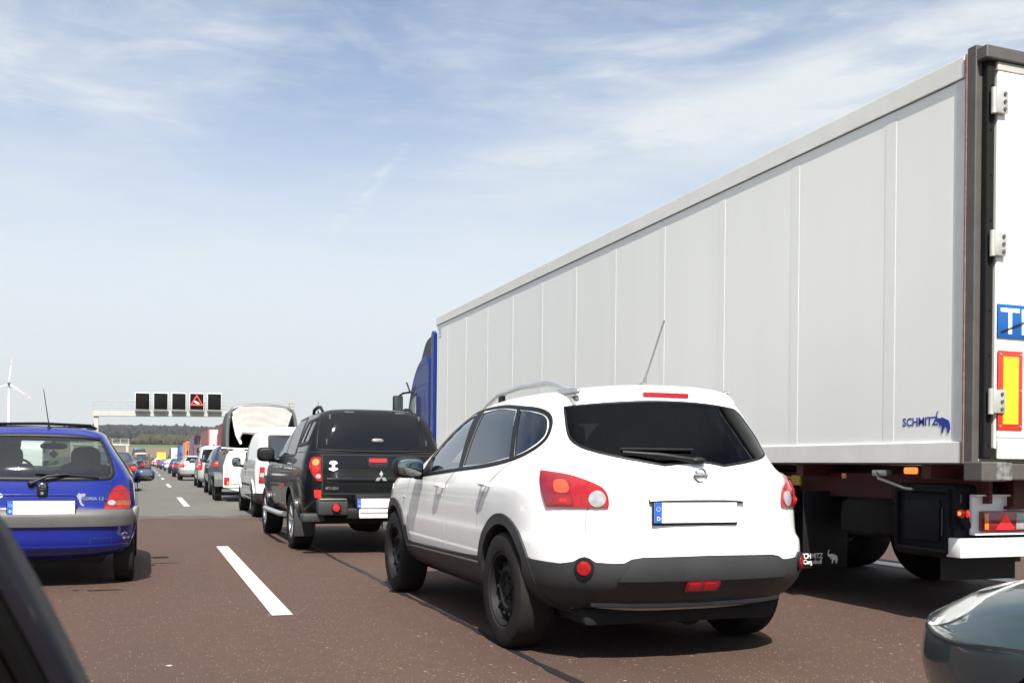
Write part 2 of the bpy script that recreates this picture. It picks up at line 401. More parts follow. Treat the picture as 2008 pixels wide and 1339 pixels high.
def ribbons(S, name, items, w, m, parent, off=.0015, h=0.):
    bm = bmesh.new()
    for it in items: ribbon(S, name, it[0], it[1], w, m, parent, off, h, closed=len(it) > 2, join=bm)
    bmesh.ops.recalc_face_normals(bm, faces=bm.faces)
    me = bpy.data.meshes.new(name); bm.to_mesh(me); bm.free(); shade(me, 50); return link(name, me, m, parent)
def circ(cx, cy, rx, ry=None, n=28, a0=0, a1=360):
    ry = rx if ry is None else ry; k = n if a1-a0 >= 360 else n-1
    return [(cx+rx*math.cos(R(a0+(a1-a0)*i/k)), cy+ry*math.sin(R(a0+(a1-a0)*i/k))) for i in range(n)]
def rrect(x0, y0, x1, y1, r, n=4):
    out = []
    for cx, cy, a in ((x1-r, y1-r, 0), (x0+r, y1-r, 90), (x0+r, y0+r, 180), (x1-r, y0+r, 270)):
        out += [(cx+r*math.cos(R(a+90*i/n)), cy+r*math.sin(R(a+90*i/n))) for i in range(n+1)]
    return out
def text_mesh(txt, size, ext=.001, bold=0., sx=1., shear=0.):
    cu = bpy.data.curves.new('t', 'FONT'); cu.body = txt; cu.size = size; cu.extrude = ext; cu.offset = bold; cu.shear = shear; cu.align_x = 'LEFT'; cu.resolution_u = 2
    o = bpy.data.objects.new('t', cu); COL.objects.link(o); dg = bpy.context.evaluated_depsgraph_get(); dg.update()
    me = bpy.data.meshes.new_from_object(o.evaluated_get(dg)); bpy.data.objects.remove(o); bpy.data.curves.remove(cu)
    for v in me.vertices: v.co.x *= sx
    return me
def text_at(name, txt, size, m, parent, loc, rot, **k):
    me = text_mesh(txt, size, **k); o = link(name, me, m, parent, loc); o.rotation_euler = rot; me.materials.clear(); me.materials.append(M_.get(m, MATS.get(m)) if isinstance(m, str) else m); return o
def text_on(S, name, kind, txt, size, u0, v0, m, parent, off=.003, **k):
    me = text_mesh(txt, size, **k)
    for v in me.vertices:
        loc, no = hit(S, kind, u0+v.co.x, v0+v.co.y); v.co = loc+no*(off+v.co.z)
    me.materials.clear(); return link(name, me, m, parent)
def boolean(o, cutters, op='DIFFERENCE'):
    for c in cutters:
        c.parent = o.parent
    for c in cutters:
        md = o.modifiers.new('b', 'BOOLEAN'); md.operation = op; md.object = c; md.solver = 'EXACT'; md.material_mode = 'TRANSFER'
    dg = bpy.context.evaluated_depsgraph_get(); dg.update()
    me = bpy.data.meshes.new_from_object(o.evaluated_get(dg)); o.modifiers.clear(); old = o.data; o.data = me; bpy.data.meshes.remove(old)
    for c in cutters: bpy.data.objects.remove(c)
    shade(me, 32)

# ---------------------------------------------------------------- wheels
def tyre_mat():
    m = mat('tyre', (.022, .021, .0195), rough=.8, noise=.3, nscale=9, spec=.12); nt = m.node_tree; N = nt.nodes.new; L = nt.links.new
    uv = N('ShaderNodeTexCoord'); mp = N('ShaderNodeMapping'); mp.inputs['Scale'].default_value = (26, 14, 1); L(uv.outputs['UV'], mp.inputs['Vector'])
    br = N('ShaderNodeTexBrick'); br.inputs['Scale'].default_value = 1.6; br.inputs['Mortar Size'].default_value = .06; br.inputs['Color1'].default_value = (1, 1, 1, 1); br.inputs['Color2'].default_value = (.8, .8, .8, 1); br.inputs['Mortar'].default_value = (0, 0, 0, 1)
    L(mp.outputs[0], br.inputs['Vector']); bp = N('ShaderNodeBump'); bp.inputs['Strength'].default_value = .8; bp.inputs['Distance'].default_value = .01
    L(br.outputs['Color'], bp.inputs['Height']); L(bp.outputs[0], nt.nodes['Principled BSDF'].inputs['Normal']); return m
tyre_mat()
def wheel(parent, x, y, Rr, W, side, rim='alloy', rr=None, name='wheel', seg=48):
    "side -1: outer face looks towards -x"
    rr = rr or Rr*.62; w = W/2
    w_ = MB().lathe([(rr*.98, -w*.85), (rr*1.04, -w*.98), (Rr*.90, -w*1.04), (Rr*.965, -w*.95), (Rr*.992, -w*.80), (Rr, -w*.5), (Rr, w*.5), (Rr*.992, w*.80), (Rr*.965, w*.95), (Rr*.90, w*1.04), (rr*1.04, w*.98), (rr*.98, w*.85), (rr*.98, -w*.85)], 'x', seg=seg, uv=True)
    o = w_.build(name, MATS['tyre'], parent, (x, y, Rr)); s = side
    b = MB(); O = s*w*.80
    b.lathe([(rr*1.0, s*w*.9), (rr*.95, s*w*.92), (rr*.92, O), (rr*.90, s*w*.1), (rr*.2, s*w*.05), (0.001, s*w*.05)], 'x', seg=seg)
    if rim == 'steel':
        b.lathe([(rr*.90, s*w*.30), (rr*.80, s*w*.42), (rr*.62, s*w*.62), (rr*.50, s*w*.66), (rr*.42, s*w*.50), (rr*.20, s*w*.48), (rr*.18, s*w*.60), (0.001, s*w*.60)], 'x', seg=seg)
        for k in range(5):
            a = R(72*k+20); b.cyl((s*w*.50, rr*.31*math.cos(a), rr*.31*math.sin(a)), (s*w*.62, rr*.31*math.cos(a), rr*.31*math.sin(a)), .011, seg=8)
        nf = len(b.bm.faces)
        for k in range(10):
            a = R(36*k); q = Matrix.Rotation(-a, 3, 'X') if False else None
            c = Vector((s*w*.56, rr*.70*math.cos(a), rr*.70*math.sin(a))); b.blob(c, (.014, .018, .013), seg=10, ring=6)
        b.bm.faces.ensure_lookup_table()
        for f_ in b.bm.faces[nf:]: f_.material_index = 1
        ro = b.build('rim', ['steelblack', 'well'], o)
    else:
        n = 5 if rim == 'alloy' else 7
        for k in range(n):
            for dd in ((-9, 9) if rim == 'alloy' else (0,)):
                a0 = R(360*k/n+dd*.5); a1 = R(360*k/n+dd)
                p0 = Vector((s*w*.62, rr*.16*math.cos(a0), rr*.16*math.sin(a0))); p1 = Vector((O*1.0, rr*.93*math.cos(a1), rr*.93*math.sin(a1)))
                b.tube([p0, p0.lerp(p1, .5)+Vector((s*.012, 0, 0)), p1], [rr*.075, rr*.06, rr*.07], 8)
        b.cyl((s*w*.3, 0, 0), (s*w*.75, 0, 0), rr*.2, rr*.17, 20)
        ro = b.build('rim', 'alloy' if rim != 'dark' else 'steelblack', o)
        d = MB().cyl((s*w*.0, 0, 0), (s*w*.12, 0, 0), rr*.6, seg=24); d.build('brake_disc', 'well', ro)
    return o
def arch_cutters(axles, hw, ra, zc, xin=.5):
    out = []
    for y in axles:
        for s in (-1, 1):
            b = MB(); b.cyl((s*xin, y, zc), (s*(hw+.4), y, zc), ra, seg=56); out.append(b.build('cut', 'well'))
    return out
def plate_on(S, parent, cx, cz, w=.52, h=.11, kind='rear', y=None, tilt=0., eu=True, fr=.008):
    "number plate: flat board, left blank as in the photograph, with its blue band"
    ys = y if y is not None else min(hit(S, kind, cx+dx, cz+dz)[0].y for dx in (-w/2, 0, w/2) for dz in (-h/2, h/2))-.004
    b = MB(); b.box((cx, ys, cz-fr*.6), (w+2*fr, .012, h+2.6*fr), bev=.003); o = b.build('plate_holder', 'black', parent)
    p = MB(); p.box((cx, ys-.008, cz), (w, .004, h)); q = p.build('number_plate', 'plate', o)
    if eu:
        e = MB(); e.box((cx-w/2+.022, ys-.0115, cz), (.044, .003, h)); e.build('country_band', 'platebl', q)
        s = MB()
        for k in range(12): s.blob((cx-w/2+.022+.011*math.cos(R(30*k)), ys-.0135, cz+h*.18+.011*math.sin(R(30*k))), (.0017, .0008, .0017), seg=6, ring=4)
        s.build('star', 'plate', q)
        text_at('plate_letter', 'D', .03, 'plate', q, (cx-w/2+.0125, ys-.0134, cz-h*.38), (R(90), 0, 0), ext=.0004)
    return o
# body shapes
SUV_LV = [(0.27, -0.62, 3.32, 0.694, 3.3, 3.1, 0.7, 0.9),
 (0.33, -0.75, 3.46, 0.794, 3.3, 3.1, 0.8, 1.0),
 (0.4, -0.845, 3.55, 0.844, 3.3, 3.1, 0.8, 1.0),
 (0.5, -0.925, 3.6, 0.874, 3.2, 3.1, 0.85, 1.0),
 (0.66, -0.915, 3.6, 0.886, 3.2, 3.1, 0.85, 1.0),
 (0.72, -0.875, 3.59, 0.884, 3.2, 3.1, 0.85, 1.0),
 (0.85, -0.865, 3.53, 0.887, 3.1, 3.0, 0.85, 1.0),
 (0.95, -0.865, 3.4, 0.884, 3.0, 3.0, 0.85, 1.0),
 (1.01, -0.855, 3.15, 0.874, 2.9, 3.0, 0.9, 1.0),
 (1.06, -0.84, 2.75, 0.86, 2.8, 3.1, 0.95, 1.0),
 (1.1, -0.815, 2.54, 0.844, 2.7, 3.2, 1.0, 0.9),
 (1.2, -0.765, 2.28, 0.809, 2.7, 3.3, 1.1, 0.9),
 (1.3, -0.7, 2.06, 0.769, 2.8, 3.4, 1.1, 0.9),
 (1.4, -0.63, 1.82, 0.724, 2.9, 3.4, 1.1, 0.9),
 (1.48, -0.575, 1.58, 0.679, 3.0, 3.4, 1.1, 0.9),
 (1.53, -0.56, 1.36, 0.629, 3.1, 3.4, 1.1, 0.9),
 (1.56, -0.53, 1.14, 0.554, 3.1, 3.3, 1.0, 0.8),
 (1.585, -0.42, 0.62, 0.394, 2.7, 3.1, 0.8, 0.6),
 (1.6, -0.12, 0.3, 0.154, 2.5, 2.9, 0.2, 0.2)]
HATCH_LV = [(0.24, -0.4, 2.95, 0.62, 3.2, 2.6, 0.5, 0.8),
 (0.3, -0.52, 3.08, 0.74, 3.2, 2.6, 0.5, 0.9),
 (0.38, -0.585, 3.14, 0.775, 3.4, 2.6, 0.5, 1.0),
 (0.5, -0.6, 3.17, 0.795, 3.6, 2.6, 0.5, 1.0),
 (0.6, -0.61, 3.16, 0.802, 3.8, 2.6, 0.5, 1.0),
 (0.66, -0.6, 3.14, 0.803, 3.8, 2.6, 0.5, 1.0),
 (0.69, -0.565, 3.1, 0.8, 3.8, 2.6, 0.5, 1.0),
 (0.78, -0.545, 2.96, 0.797, 3.8, 2.6, 0.5, 1.0),
 (0.86, -0.53, 2.7, 0.79, 3.8, 2.6, 0.5, 1.0),
 (0.92, -0.515, 2.3, 0.78, 3.8, 2.7, 0.5, 0.9),
 (0.96, -0.505, 1.98, 0.765, 3.8, 2.8, 0.5, 0.8),
 (1.06, -0.46, 1.78, 0.708, 3.9, 3.0, 0.5, 0.7),
 (1.16, -0.4, 1.6, 0.639, 4, 3.0, 0.5, 0.7),
 (1.26, -0.33, 1.38, 0.58, 4, 3.0, 0.5, 0.7),
 (1.33, -0.275, 1.18, 0.537, 4, 3.0, 0.5, 0.7),
 (1.365, -0.235, 1.0, 0.495, 3.6, 3.0, 0.5, 0.6),
 (1.39, -0.18, 0.8, 0.395, 3.2, 3.0, 0.4, 0.5),
 (1.405, 0.05, 0.5, 0.155, 2.4, 2.4, 0.2, 0.2)]
PICK_LV = [
 (.38, -.60, 3.45, .72, 4, 2.8, .5, .9), (.46, -.95, 3.62, .84, 4, 2.8, .4, 1.), (.60, -1.03, 3.72, .885, 4.4, 2.8, .35, 1.), (.80, -1.04, 3.72, .90, 4.6, 2.8, .35, 1.),
 (.98, -1.04, 3.62, .90, 4.6, 2.8, .35, 1.), (1.06, -1.04, 3.50, .895, 4.6, 2.8, .35, 1.), (1.12, -1.03, 3.1, .885, 4.6, 2.8, .35, .9), (1.17, -1.02, 2.45, .87, 4.6, 2.8, .35, .8),
 (1.20, -1.015, 2.28, .86, 4.6, 2.8, .35, .8), (1.32, -1.0, 2.06, .82, 4.4, 2.9, .35, .8), (1.45, -.96, 1.84, .775, 4.2, 2.9, .35, .8), (1.58, -.91, 1.58, .725, 4, 2.9, .35, .8),
 (1.68, -.86, 1.35, .675, 4, 2.9, .35, .8), (1.74, -.81, 1.15, .61, 3.6, 2.8, .35, .7), (1.78, -.70, .9, .46, 3., 2.6, .3, .5), (1.80, -.3, .5, .2, 2.4, 2.4, .2, .2)]
VAN_LV = [
 (.26, -.62, 3.3, .72, 4.4, 2.8, .3, .9), (.34, -.74, 3.46, .85, 4.6, 2.8, .3, .9), (.50, -.80, 3.54, .885, 4.8, 2.8, .3, 1.), (.72, -.81, 3.56, .895, 5, 2.8, .3, 1.), (.90, -.80, 3.48, .895, 5, 2.8, .3, 1.),
 (1.02, -.79, 3.2, .885, 5, 2.8, .3, 1.), (1.12, -.78, 2.72, .875, 5, 2.8, .3, .9), (1.22, -.77, 2.42, .86, 5, 2.9, .3, .8), (1.40, -.75, 2.1, .835, 5, 3., .3, .7),
 (1.58, -.72, 1.78, .80, 4.8, 3., .3, .7), (1.70, -.69, 1.55, .755, 4.5, 3., .3, .7), (1.77, -.66, 1.36, .69, 4, 3., .3, .6), (1.81, -.6, 1.1, .56, 3.4, 3., .3, .5), (1.83, -.3, .7, .2, 2.4, 2.4, .2, .2)]
def dg(pts, a=35, side='L'):
    "3D points on a rear corner -> diagonal frame coordinates"
    c, s = math.cos(R(a)), math.sin(R(a)); k = -1 if side == 'L' else 1
    return [(p[0]*c+k*p[1]*s, p[2]) for p in pts]
def inset(poly, cx, cy, k): return [(cx+(p[0]-cx)*k, cy+(p[1]-cy)*k) for p in poly]
def body_obj(t, levels, m, axles=(), ra=.39, zc=.33, hw=.89, cavity=None, cuts=(), sub=4, name='body'):
    bm = loft_bm(levels, sub); S = Surf(bm); me = bpy.data.meshes.new(name); bm.to_mesh(me); bm.free(); shade(me, 40)
    o = link(name, me, m, t); cut = arch_cutters(axles, hw, ra, zc)
    if cavity:
        cl = loft_bm(cavity, 3, 8, 5); cm = bpy.data.meshes.new('cut'); cl.to_mesh(cm); cl.free(); cut.append(link('cut', cm, 'well'))
        for axis, poly, a, b in cuts:
            cut.append(MB().prism([p[:2] for p in poly], axis, a, b).build('cut', 'black', smooth=False))
    if cut: boolean(o, cut)
    return o, S
def mirror_part(t, x, y, z, side, m, w=.20, h=.15, d=.10, armx=.09, glass='mirror', name='wing_mirror'):
    b = MB(); b.blob((x, y+.02, z), (w/2, d, h/2), 3.2, 28, 16)
    b.tube([(x-side*w*.3, y+.04, z-h*.35), (x-side*(w/2+armx), y+.08, z-h*.42)], [.035, .028], 10); o = b.build(name, m, t)
    g = MB(); g.blob((x, y-d*.80, z), (w*.42, .022, h*.40), 3.0, 28, 10); g.build('mirror_glass', glass, o); return o
def antenna(t, p, q, r0=.004, r1=.0025, m='black', base=.018):
    b = MB(); p, q = Vector(p), Vector(q); b.cyl(p-Vector((0, 0, .02)), p+(q-p)*.12, base*.6, r0*1.6, 12); b.blob(p, (base, base*1.6, base*.8), 2.2, 14, 8); b.tube([p, p.lerp(q, .5), q], [r0, (r0+r1)/2, r1], 6); return b.build('antenna', m, t)
def handle(t, S, y, z, m, w=.17, kind='left', s=-1):
    b = MB(); loc, no = hit(S, kind, y, z); o0 = loc+no*.028
    b.tube([hit(S, kind, y-w/2, z-.005)[0]-no*.004, hit(S, kind, y-w*.36, z)[0]+no*.024, o0, hit(S, kind, y+w*.36, z)[0]+no*.024, hit(S, kind, y+w/2, z-.005)[0]-no*.004], [.011, .013, .014, .013, .011], 10)
    return b.build('door_handle', m, t)
def person_seated(name, label, loc, top='cloth', lean=0., group=None, hair=(.03, .022, .018)):
    "one continuous seated figure facing +y; origin at the hips"
    V = [(0, 0, .10), (0, .0, .30), (0, -.02, .50), (0, -.01, .58), (0, .0, .64), (0, .015, .74), (0, .02, .82),
         (-.17, 0, .50), (-.24, .10, .30), (-.19, .34, .34), (-.14, .42, .38), (.17, 0, .50), (.24, .10, .30), (.19, .34, .34), (.14, .42, .38),
         (-.09, .05, .08), (-.13, .45, .14), (-.13, .60, -.25), (.09, .05, .08), (.13, .45, .14), (.13, .60, -.25)]
    E = [(0, 1), (1, 2), (2, 3), (3, 4), (4, 5), (5, 6), (2, 7), (7, 8), (8, 9), (9, 10), (2, 11), (11, 12), (12, 13), (13, 14), (0, 15), (15, 16), (16, 17), (0, 18), (18, 19), (19, 20)]
    Rd = [.15, .155, .14, .06, .052, .092, .075, .075, .052, .038, .04, .075, .052, .038, .04, .09, .07, .05, .09, .07, .05]
    me = bpy.data.meshes.new(name); me.from_pydata([(x, y+lean*z, z) for x, y, z in V], E, [])
    o = bpy.data.objects.new(name, me); COL.objects.link(o); sk = o.modifiers.new('s', 'SKIN'); 
    for i, v in enumerate(me.skin_vertices[0].data): v.radius = (Rd[i], Rd[i]*(.75 if i < 3 else 1)); v.use_root = i == 0
    o.modifiers.new('u', 'SUBSURF').levels = 2; dgp = bpy.context.evaluated_depsgraph_get(); dgp.update()
    m2 = bpy.data.meshes.new_from_object(o.evaluated_get(dgp)); o.modifiers.clear(); o.data = m2; m2.materials.clear(); m2.materials.append(M_['skin']); m2.materials.append(M_[top])
    for p in m2.polygons:
        p.use_smooth = True; c = p.center; p.material_index = 0 if c.z > .60 or (c.y > .36 and c.z > .26) else 1
    o.location = loc; tag(o, label, 'person', group)
    h = MB(); h.blob((0, .0+lean*.78, .80), (.098, .108, .10), 2.2, 20, 14); h.build('hair', mat('hair', hair, rough=.7), o)
    f = MB(); f.blob((0, .115+lean*.76, .755), (.014, .02, .022), 2., 10, 8); f.build('nose', 'skin', o)
    return o

# ---------------------------------------------------------------- white crossover in the middle lane
def build_suv():
    t = thing('family_car', 'white seven-seat crossover with dark plastic cladding driving beside the grey lorry trailer, nearest car', 'car', (2.90, 5.60, 0))
    pm = paint('white_car_paint', (.80, .80, .775), rough=.34)
    fw = smooth_poly([(1.86, 1.035, 1), (1.76, 1.16), (1.50, 1.335), (1.30, 1.425), (1.12, 1.462, 1), (.985, 1.085, 1)], 5)
    rd = smooth_poly([(.945, 1.466, 1), (.60, 1.475), (.27, 1.450, 1), (.035, 1.150, 1), (.45, 1.110), (.895, 1.092, 1)], 5)
    qw = smooth_poly([(.21, 1.447, 1), (.02, 1.430), (-.16, 1.395), (-.235, 1.330), (-.245, 1.262), (-.15, 1.195), (-.02, 1.155, 1)], 5)
    rw = smooth_poly([(-.60, 1.445, 1), (-.28, 1.471), (.05, 1.474), (.33, 1.455), (.445, 1.432), (.53, 1.32), (.585, 1.205), (.54, 1.17), (.36, 1.135), (.16, 1.108, 1), (.07, 1.124), (-.01, 1.129), (-.1, 1.122), (-.215, 1.108, 1), (-.42, 1.145), (-.56, 1.185), (-.622, 1.23), (-.632, 1.30)], 5)
    ws = [(-.60, 1.12), (.60, 1.12), (.52, 1.44), (-.52, 1.44)]
    cav = [(.60, -.5, 2.1, .72, 4, 3, .6, .8), (.95, -.55, 2.2, .79, 3.5, 3, .8, .8), (1.08, -.55, 2.2, .775, 3.2, 3, .9, .8), (1.20, -.52, 2.0, .735, 3., 3, 1, .8), (1.34, -.45, 1.75, .68, 3., 3, 1, .8), (1.44, -.38, 1.5, .62, 3., 3, 1, .8), (1.49, -.30, 1.2, .54, 3, 3, .9, .7), (1.505, -.2, 1.0, .44, 3, 3, .8, .6)]
    cuts = [('x', fw, -1.3, -.5), ('x', fw, .5, 1.3), ('x', rd, -1.3, -.45), ('x', rd, .45, 1.3), ('x', qw, -1.3, -.45), ('x', qw, .45, 1.3), ('y', rw, -1.5, -.28), ('y', ws, 1.2, 3.2)]
    body, S = body_obj(t, SUV_LV, pm, (0, 2.765), .405, .345, cavity=cav, cuts=cuts)
    # interior
    i = MB(); i.box((0, 1.85, .93), (1.35, .35, .25), bev=.05); i.build('dashboard', 'seat', t)
    for x, y in ((-.37, 1.15), (.37, 1.15), (-.42, .2), (0, .2), (.42, .2)):
        b = MB(); b.box((x, y+.2, .62), (.48 if y > 1 else .42, .5, .16), bev=.05); b.box((x, y-.06, .92), (.46 if y > 1 else .42, .14, .56), bev=.05); sp = b.build('seat', 'seat', t)
        b = MB(); b.box((x, y-.09, 1.27), (.26, .10, .17), bev=.04); b.tube([(x-.06, y-.09, 1.10), (x-.06, y-.09, 1.25)], .007); b.tube([(x+.06, y-.09, 1.10), (x+.06, y-.09, 1.25)], .007); b.build('headrest', 'seat', sp)
    w_ = MB(); w_.tube([(-.37+.18*math.cos(a), 1.62-.10*math.sin(a), 1.02+.16*math.sin(a)) for a in [2*math.pi*k/28 for k in range(28)]], .014, 8, closed=True); w_.build('steering_wheel', 'black', t)
    # glass
    for nm, po, m in (('front_side_window', fw, 'sideglass'), ('rear_side_window', rd, 'smokeside'), ('quarter_window', qw, 'smokeside')):
        for k in ('left', 'right'): patch(S, nm, k, po, m, t, off=-.004, skirt=0, step=.06)
    patch(S, 'rear_window', 'rear', rw, 'smoke', t, off=.003, skirt=0, step=.05); patch(S, 'windscreen', 'front', ws, 'clear', t, off=-.004, skirt=0, step=.07)
    for k in ('left', 'right'):
        ribbon(S, 'window_seal', k, smooth_poly([(1.90, 1.018, 1), (1.79, 1.165), (1.52, 1.352), (1.30, 1.443), (1.10, 1.482), (.60, 1.491), (.20, 1.463), (-.05, 1.438), (-.19, 1.40), (-.262, 1.335), (-.27, 1.25), (-.165, 1.178), (.03, 1.133), (.45, 1.094), (.95, 1.07), (1.45, 1.042)], 5), .03, 'black', t, off=.002, h=.003, closed=True)
        patch(S, 'door_pillar', k, [(1.115, 1.475), (.95, 1.48), (.90, 1.08), (.985, 1.075)], 'black', t, off=.003, step=.05)
        patch(S, 'door_pillar', k, [(.265, 1.462), (.215, 1.46), (-.02, 1.15), (.035, 1.142)], 'black', t, off=.003, step=.05)
        patch(S, 'mirror_base', k, [(1.87, 1.03), (1.76, 1.16), (1.70, 1.035)], 'black', t, off=.006, step=.05)
        # shut lines
        ribbons(S, 'door_gap', [(k, smooth_poly([(2.20, 1.0), (2.27, .92), (2.29, .75), (2.27, .55), (2.22, .50)], 4, False)), (k, smooth_poly([(1.03, 1.06), (1.20, .95), (1.24, .80), (1.24, .50)], 4, False)),
            (k, smooth_poly([(-.02, 1.12), (.20, 1.02), (.36, .92), (.46, .80), (.48, .70)], 4, False)), (k, [(.48, .505), (2.25, .475)])], .007, 'gapw', t)
        patch(S, 'sill_cladding', k, smooth_poly([(2.40, .475, 1), (1.3, .485), (.40, .515, 1), (.39, .30, 1), (1.3, .30), (2.42, .30, 1)], 3), 'cladding', t, off=.012, step=.06)
        ribbon(S, 'sill_crease', k, [(2.36, .44), (.44, .47)], .02, 'grey', t, off=.014, h=.004)
        for yc in (0, 2.765):
            a0, a1 = (-8, 205) if yc == 0 else (-20, 190)
            out = circ(yc, .345, .475, .465, 34, a0, a1); inn = circ(yc, .345, .400, .400, 34, a1, a0)
            inn = [(yc+.400*math.cos(R(a1+(a0-a1)*j/33)), .345+.400*math.sin(R(a1+(a0-a1)*j/33))) for j in range(34)]
            patch(S, 'arch_cladding', k, out+inn, 'cladding', t, off=.014, step=.045, skirt=.02)
    ribbon(S, 'rear_window_seal', 'rear', [(p[0], p[1]) for p in rw], .014, 'black', t, off=.003, h=.002, closed=True)
    handle(t, S, 1.33, .945, pm); handle(t, S, .31, .975, pm); handle(t, S, 1.33, .945, pm, kind='right'); handle(t, S, .31, .975, pm, kind='right')
    # rear bumper cladding: wraps round both corners
    top = [(-.86, .548), (-.78, .570), (-.73, .585), (-.705, .606), (-.685, .612), (-.663, .604), (-.64, .585), (-.56, .580), (-.50, .582), (-.462, .603), (-.40, .612), (0, .616), (.40, .612), (.462, .603), (.50, .582), (.56, .580), (.64, .585), (.663, .604), (.685, .612), (.705, .606), (.73, .585), (.78, .570), (.86, .548)]
    bot = [(.80, .40), (.70, .345), (.5, .335), (0, .325), (-.5, .335), (-.70, .345), (-.80, .40)]
    bumper = patch(S, 'rear_bumper', 'rear', top+bot, 'cladding', t, off=.012, step=.045, skirt=.02)
    for k in ('left', 'right'):
        patch(S, 'bumper_corner', k, [(-.33, .60), (-.44, .575), (-.86, .565), (-.90, .50), (-.80, .36), (-.60, .315), (-.34, .30)], 'cladding', bumper, off=.0125, step=.045, skirt=.02)
    ribbon(S, 'bumper_edge', 'rear', smooth_poly([(-.60, .352), (-.3, .345), (0, .342), (.3, .345), (.60, .352)], 4, False), .03, 'grey', bumper, off=.016, h=.012)
    patch(S, 'bumper_panel', 'rear', smooth_poly([(-.455, .598, 1), (-.38, .605), (0, .609), (.38, .605), (.455, .598, 1), (.53, .49, 1), (0, .49), (-.53, .49, 1)], 3), 'cladding', bumper, off=.024, step=.05)
    for s, k in ((-1, 'diagL35'), (1, 'diagR35')):
        c3 = hit(S, 'rear', s*.685, .553); u = c3[0].x*math.cos(R(35))+(-1 if s < 0 else 1)*c3[0].y*math.sin(R(35))
        patch(S, 'rear_fog_lamp', k, circ(u, .553, .052), 'black', bumper, off=.022, step=.02, skirt=.02)
        patch(S, 'rear_reflector', k, circ(u, .553, .036), 'red', bumper, off=.027, step=.014, skirt=.01, dome=.004)
    patch(S, 'centre_reflector', 'rear', rrect(-.145, .435, .065, .487, .012), 'reddark', bumper, off=.026, step=.03)
    patch(S, 'centre_reflector', 'rear', rrect(-.13, .445, -.055, .478, .008), 'red', bumper, off=.029, step=.02)
    patch(S, 'centre_reflector', 'rear', rrect(-.035, .445, .05, .478, .008), 'red', bumper, off=.029, step=.02)
    # tail lamps
    A = 38
    P3 = [(-.811, -.430, 1.069), (-.722, -.640, 1.046), (-.611, -.772, .993), (-.571, -.804, .944), (-.566, -.810, .882), (-.579, -.805, .873), (-.829, -.568, .870), (-.833, -.479, 1.007)]
    for s, k in ((-1, 'L'), (1, 'R')):
        f = lambda pts: dg([(s*-p[0], p[1], p[2]) for p in pts], A, k)
        kd = 'diag%s%d' % (k, A); kk = dict(step=.03)
        q = f(P3); q = smooth_poly([(q[0][0], q[0][1], 1), q[1], q[2], q[3], q[4], (q[5][0], q[5][1], 1), (q[6][0], q[6][1], 1), q[7]], 4)
        tl = patch(S, 'tail_lamp', kd, q, 'red', t, off=.012, skirt=.03, **kk)
        g = f([(-.805, -.44, 1.058), (-.722, -.64, 1.035), (-.712, -.69, .882), (-.825, -.57, .880), (-.826, -.48, 1.0)]); patch(S, 'lamp_lens', kd, smooth_poly([(a, b, 1) for a, b in g], 3), 'reddark', tl, off=.016, skirt=.006, **kk)
        g = f([(-.780, -.58, 1.010), (-.742, -.64, 1.010), (-.738, -.67, .955), (-.785, -.610, .955)]); patch(S, 'indicator_lens', kd, smooth_poly(g, 4), mat('lamp_orange_lit', (.5, .035, .015), rough=.2, coat=.8, emit=(1, .085, .02), es=.55, noise=.6, nscale=60) if s < 0 else 'red', tl, off=.020, skirt=.006, **kk)
        g = f([(-.795, -.615, .928), (-.730, -.69, .928), (-.728, -.70, .888), (-.80, -.62, .888)]); patch(S, 'brake_lens', kd, g, 'red', tl, off=.020, skirt=.006, **kk)
        g = f([(-.772, -.645, .918), (-.745, -.67, .918), (-.745, -.67, .902), (-.772, -.645, .902)]); patch(S, 'brake_bulb', kd, g, 'redlit', tl, off=.023, skirt=.004, **kk)
        c = f([(-.620, -.780, .920)])[0]; patch(S, 'reversing_lens', kd, circ(c[0], c[1], .045, .043), 'lampwhite', tl, off=.018, skirt=.008, step=.018, dome=.006)
    bl = patch(S, 'third_brake_lamp', 'rear', rrect(-.225, 1.503, .065, 1.527, .006), 'red', t, off=.008, step=.04)
    ribbons(S, 'tailgate_gap', [('rear', smooth_poly([(-.60, .99), (-.655, .86), (-.665, .72), (-.63, .682), (-.3, .674), (.3, .674), (.63, .682), (.665, .72), (.655, .86), (.60, .99)], 4, False))], .008, 'gapw', t)
    ribbon(S, 'number_plate_trim', 'rear', smooth_poly([(-.34, .917), (-.2, .924), (.1, .925), (.25, .917)], 4, False), .022, pm, t, off=.006, h=.02)
    ribbon(S, 'painted_trim_shadow', 'rear', [(-.34, .905), (.25, .905)], .010, 'gap', t, off=.002)  # dark ribbon painted in as the shadow under the plate trim
    plate_on(S, t, -.06, .85, h=.11)
    e = MB(); y = hit(S, 'rear', -.02, 1.055)[0].y-.006
    e.lathe([(.040, 0), (.044, -.006), (.036, -.010), (.030, -.006), (.030, 0)], 'y', (-.02, y, 1.055), 32); e.box((-.02, y-.006, 1.055), (.094, .008, .018), bev=.002); e.build('badge', 'chrome', t)
    # wiper
    w_ = MB(); p0 = hit(S, 'rear', -.02, 1.135)[0]; w_.tube([p0-Vector((0, .03, 0)), hit(S, 'rear', -.25, 1.165)[0]-Vector((0, .05, 0)), hit(S, 'rear', -.44, 1.18)[0]-Vector((0, .035, 0))], [.016, .012, .007], 8)
    w_.tube([hit(S, 'rear', x, 1.196-.0*abs(x))[0]-Vector((0, .02, 0)) for x in (-.44, -.3, -.15, -.03)], .008, 6); w_.blob(p0-Vector((0, .02, 0)), (.05, .03, .022), 2.4, 14, 8); w_.build('rear_wiper', 'black', t)
